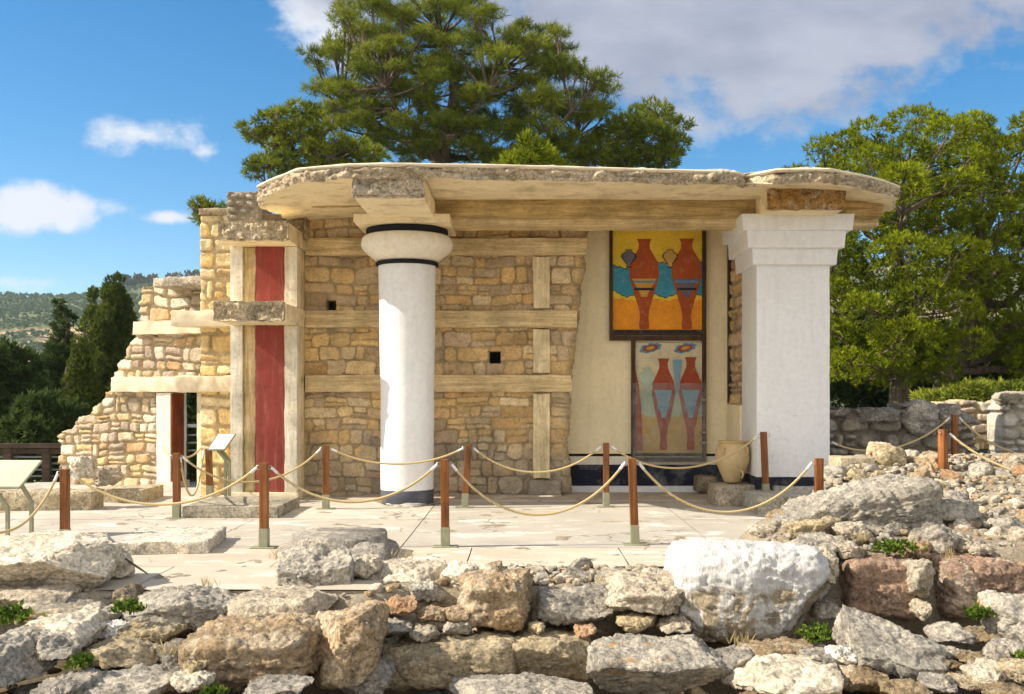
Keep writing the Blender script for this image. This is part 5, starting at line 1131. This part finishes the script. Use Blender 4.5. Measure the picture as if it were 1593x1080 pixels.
for i, (pl, lb) in enumerate([([(188, 446), (196, 424), (204, 446)], 'small pointed tree on the far ridge'), ([(206, 447), (212, 430), (222, 428), (226, 447)], 'small round tree on the far ridge'), ([(222, 446), (228, 434), (240, 428), (246, 446)], 'larger round tree on the far ridge left of the rubble wall top'),
        ([(248, 444), (262, 428), (290, 424), (330, 420), (340, 444)], 'dark clump of trees along the far ridge behind the wall top')]):
    o = tree('tree', lb, pl, 890, 6, (pl[1][0], 446), (pl[1][0], 440), 14, (2.2, 5), 60, (1.6, 3.2), 3, 'darkfir', 'tree', 60 + i, flat=.8, trunk_r=.3, width=.6, zb=90)
def weed(px, py, d, s, label, seed, n=70):
    r = np.random.default_rng(seed); c = np.array(P(px, py, d)); root = empty('weed_plant', tuple(c), label, 'weed')
    p = c + r.normal(size=(n, 3)) * np.array([s * .5, s * .35, s * .18]); part(tufts('leaves', p, np.tile([0, -.2, 1.], (n, 1)), r.uniform(.03, .06, n), 7, .4, M['weed'], r.random(n), seed, .9), root)
    mb = MB(); 
    for _ in range(6): q = c + r.normal(size=3) * [s * .3, s * .2, 0]; mb.tube([tuple(c - [0, 0, .06]), tuple(q + [0, 0, .03])], .004, 4, False)
    part(mb.build('stems', M['bark']), root)
def dry(px, py, d, s, label, seed, n=16):
    r = np.random.default_rng(seed); c = np.array(P(px, py, d)); root = empty('dry_grass_tuft', tuple(c), label, 'dry grass')
    p = c + r.normal(size=(n, 3)) * np.array([s * .3, s * .25, .004]); part(tufts('blades', p, np.tile([0, 0, 1.6], (n, 1)), r.uniform(.05, .13, n), 3, .05, M['straw'], r.random(n), seed, .5), root)
M['straw'] = leaf('dry_straw', (.35, .26, .12), (.60, .50, .28), .2)
for k_, (a_, b_, d_, l_) in enumerate([(628, 870, 9.75, 'dry brown grass tuft right of the round column base'), (430, 870, 9.6, 'dry grass wisp left of the large grey boulder'), (322, 915, 8.6, 'thin dry grass wisp on the paving edge above the squarish block'), (935, 905, 8.9, 'dry grass wisp between the flat-topped grey block and the pale-topped tan block'),
        (1342, 842, 9.2, 'dry grass wisp under the biggest grey boulder'), (1150, 1000, 8.0, 'dry grass wisp at the foot of the huge white boulder'), (590, 782, 14.9, 'dry grass tuft at the left foot of the round column'), (1480, 870, 8.9, 'dry grass wisp on top of the rough pinkish block'), (255, 1020, 7.2, 'dry grass wisp in the lower left hollow')]): dry(a_, b_, d_, .16, l_, 40 + k_)
weed(1392, 850, 9.05, .16, 'green weed growing beneath the biggest grey boulder', 1, 110); weed(202, 945, 7.9, .10, 'green weed between the flat pale stone and the squarish block', 2)
weed(14, 958, 7.6, .16, 'green weed under the huge left boulder', 3, 90); weed(1268, 988, 8.2, .16, 'green weed at the foot of the wall right of the white boulder', 4)
weed(1524, 955, 8.2, .10, 'green weed by the pale lichened boulder at the right edge', 5); weed(1590, 1022, 7.4, .08, 'tiny green weed in the trench at the right edge', 6, 30)
weed(130, 1030, 7.1, .10, 'green weed in the hollow at the lower left', 7, 40); weed(330, 1078, 7.0, .08, 'tiny green weed at the bottom edge under the orange-brown block', 8, 30)

# aerial haze over the far hillside
hz = NT('haze'); hz.t.nodes.remove(hz.b); pv = hz.n('ShaderNodeVolumePrincipled'); pv.inputs['Color'].default_value = (.80, .88, 1, 1); pv.inputs['Density'].default_value = .00016; pv.inputs['Anisotropy'].default_value = .2
hz.l(pv.outputs[0], hz.out.inputs['Volume'])
tag(MB().box(-2600, 2600, -60, 3600, -190, 160).build('haze', hz.m), 'faint blue haze over the far hillside', 'haze', None, 'stuff')
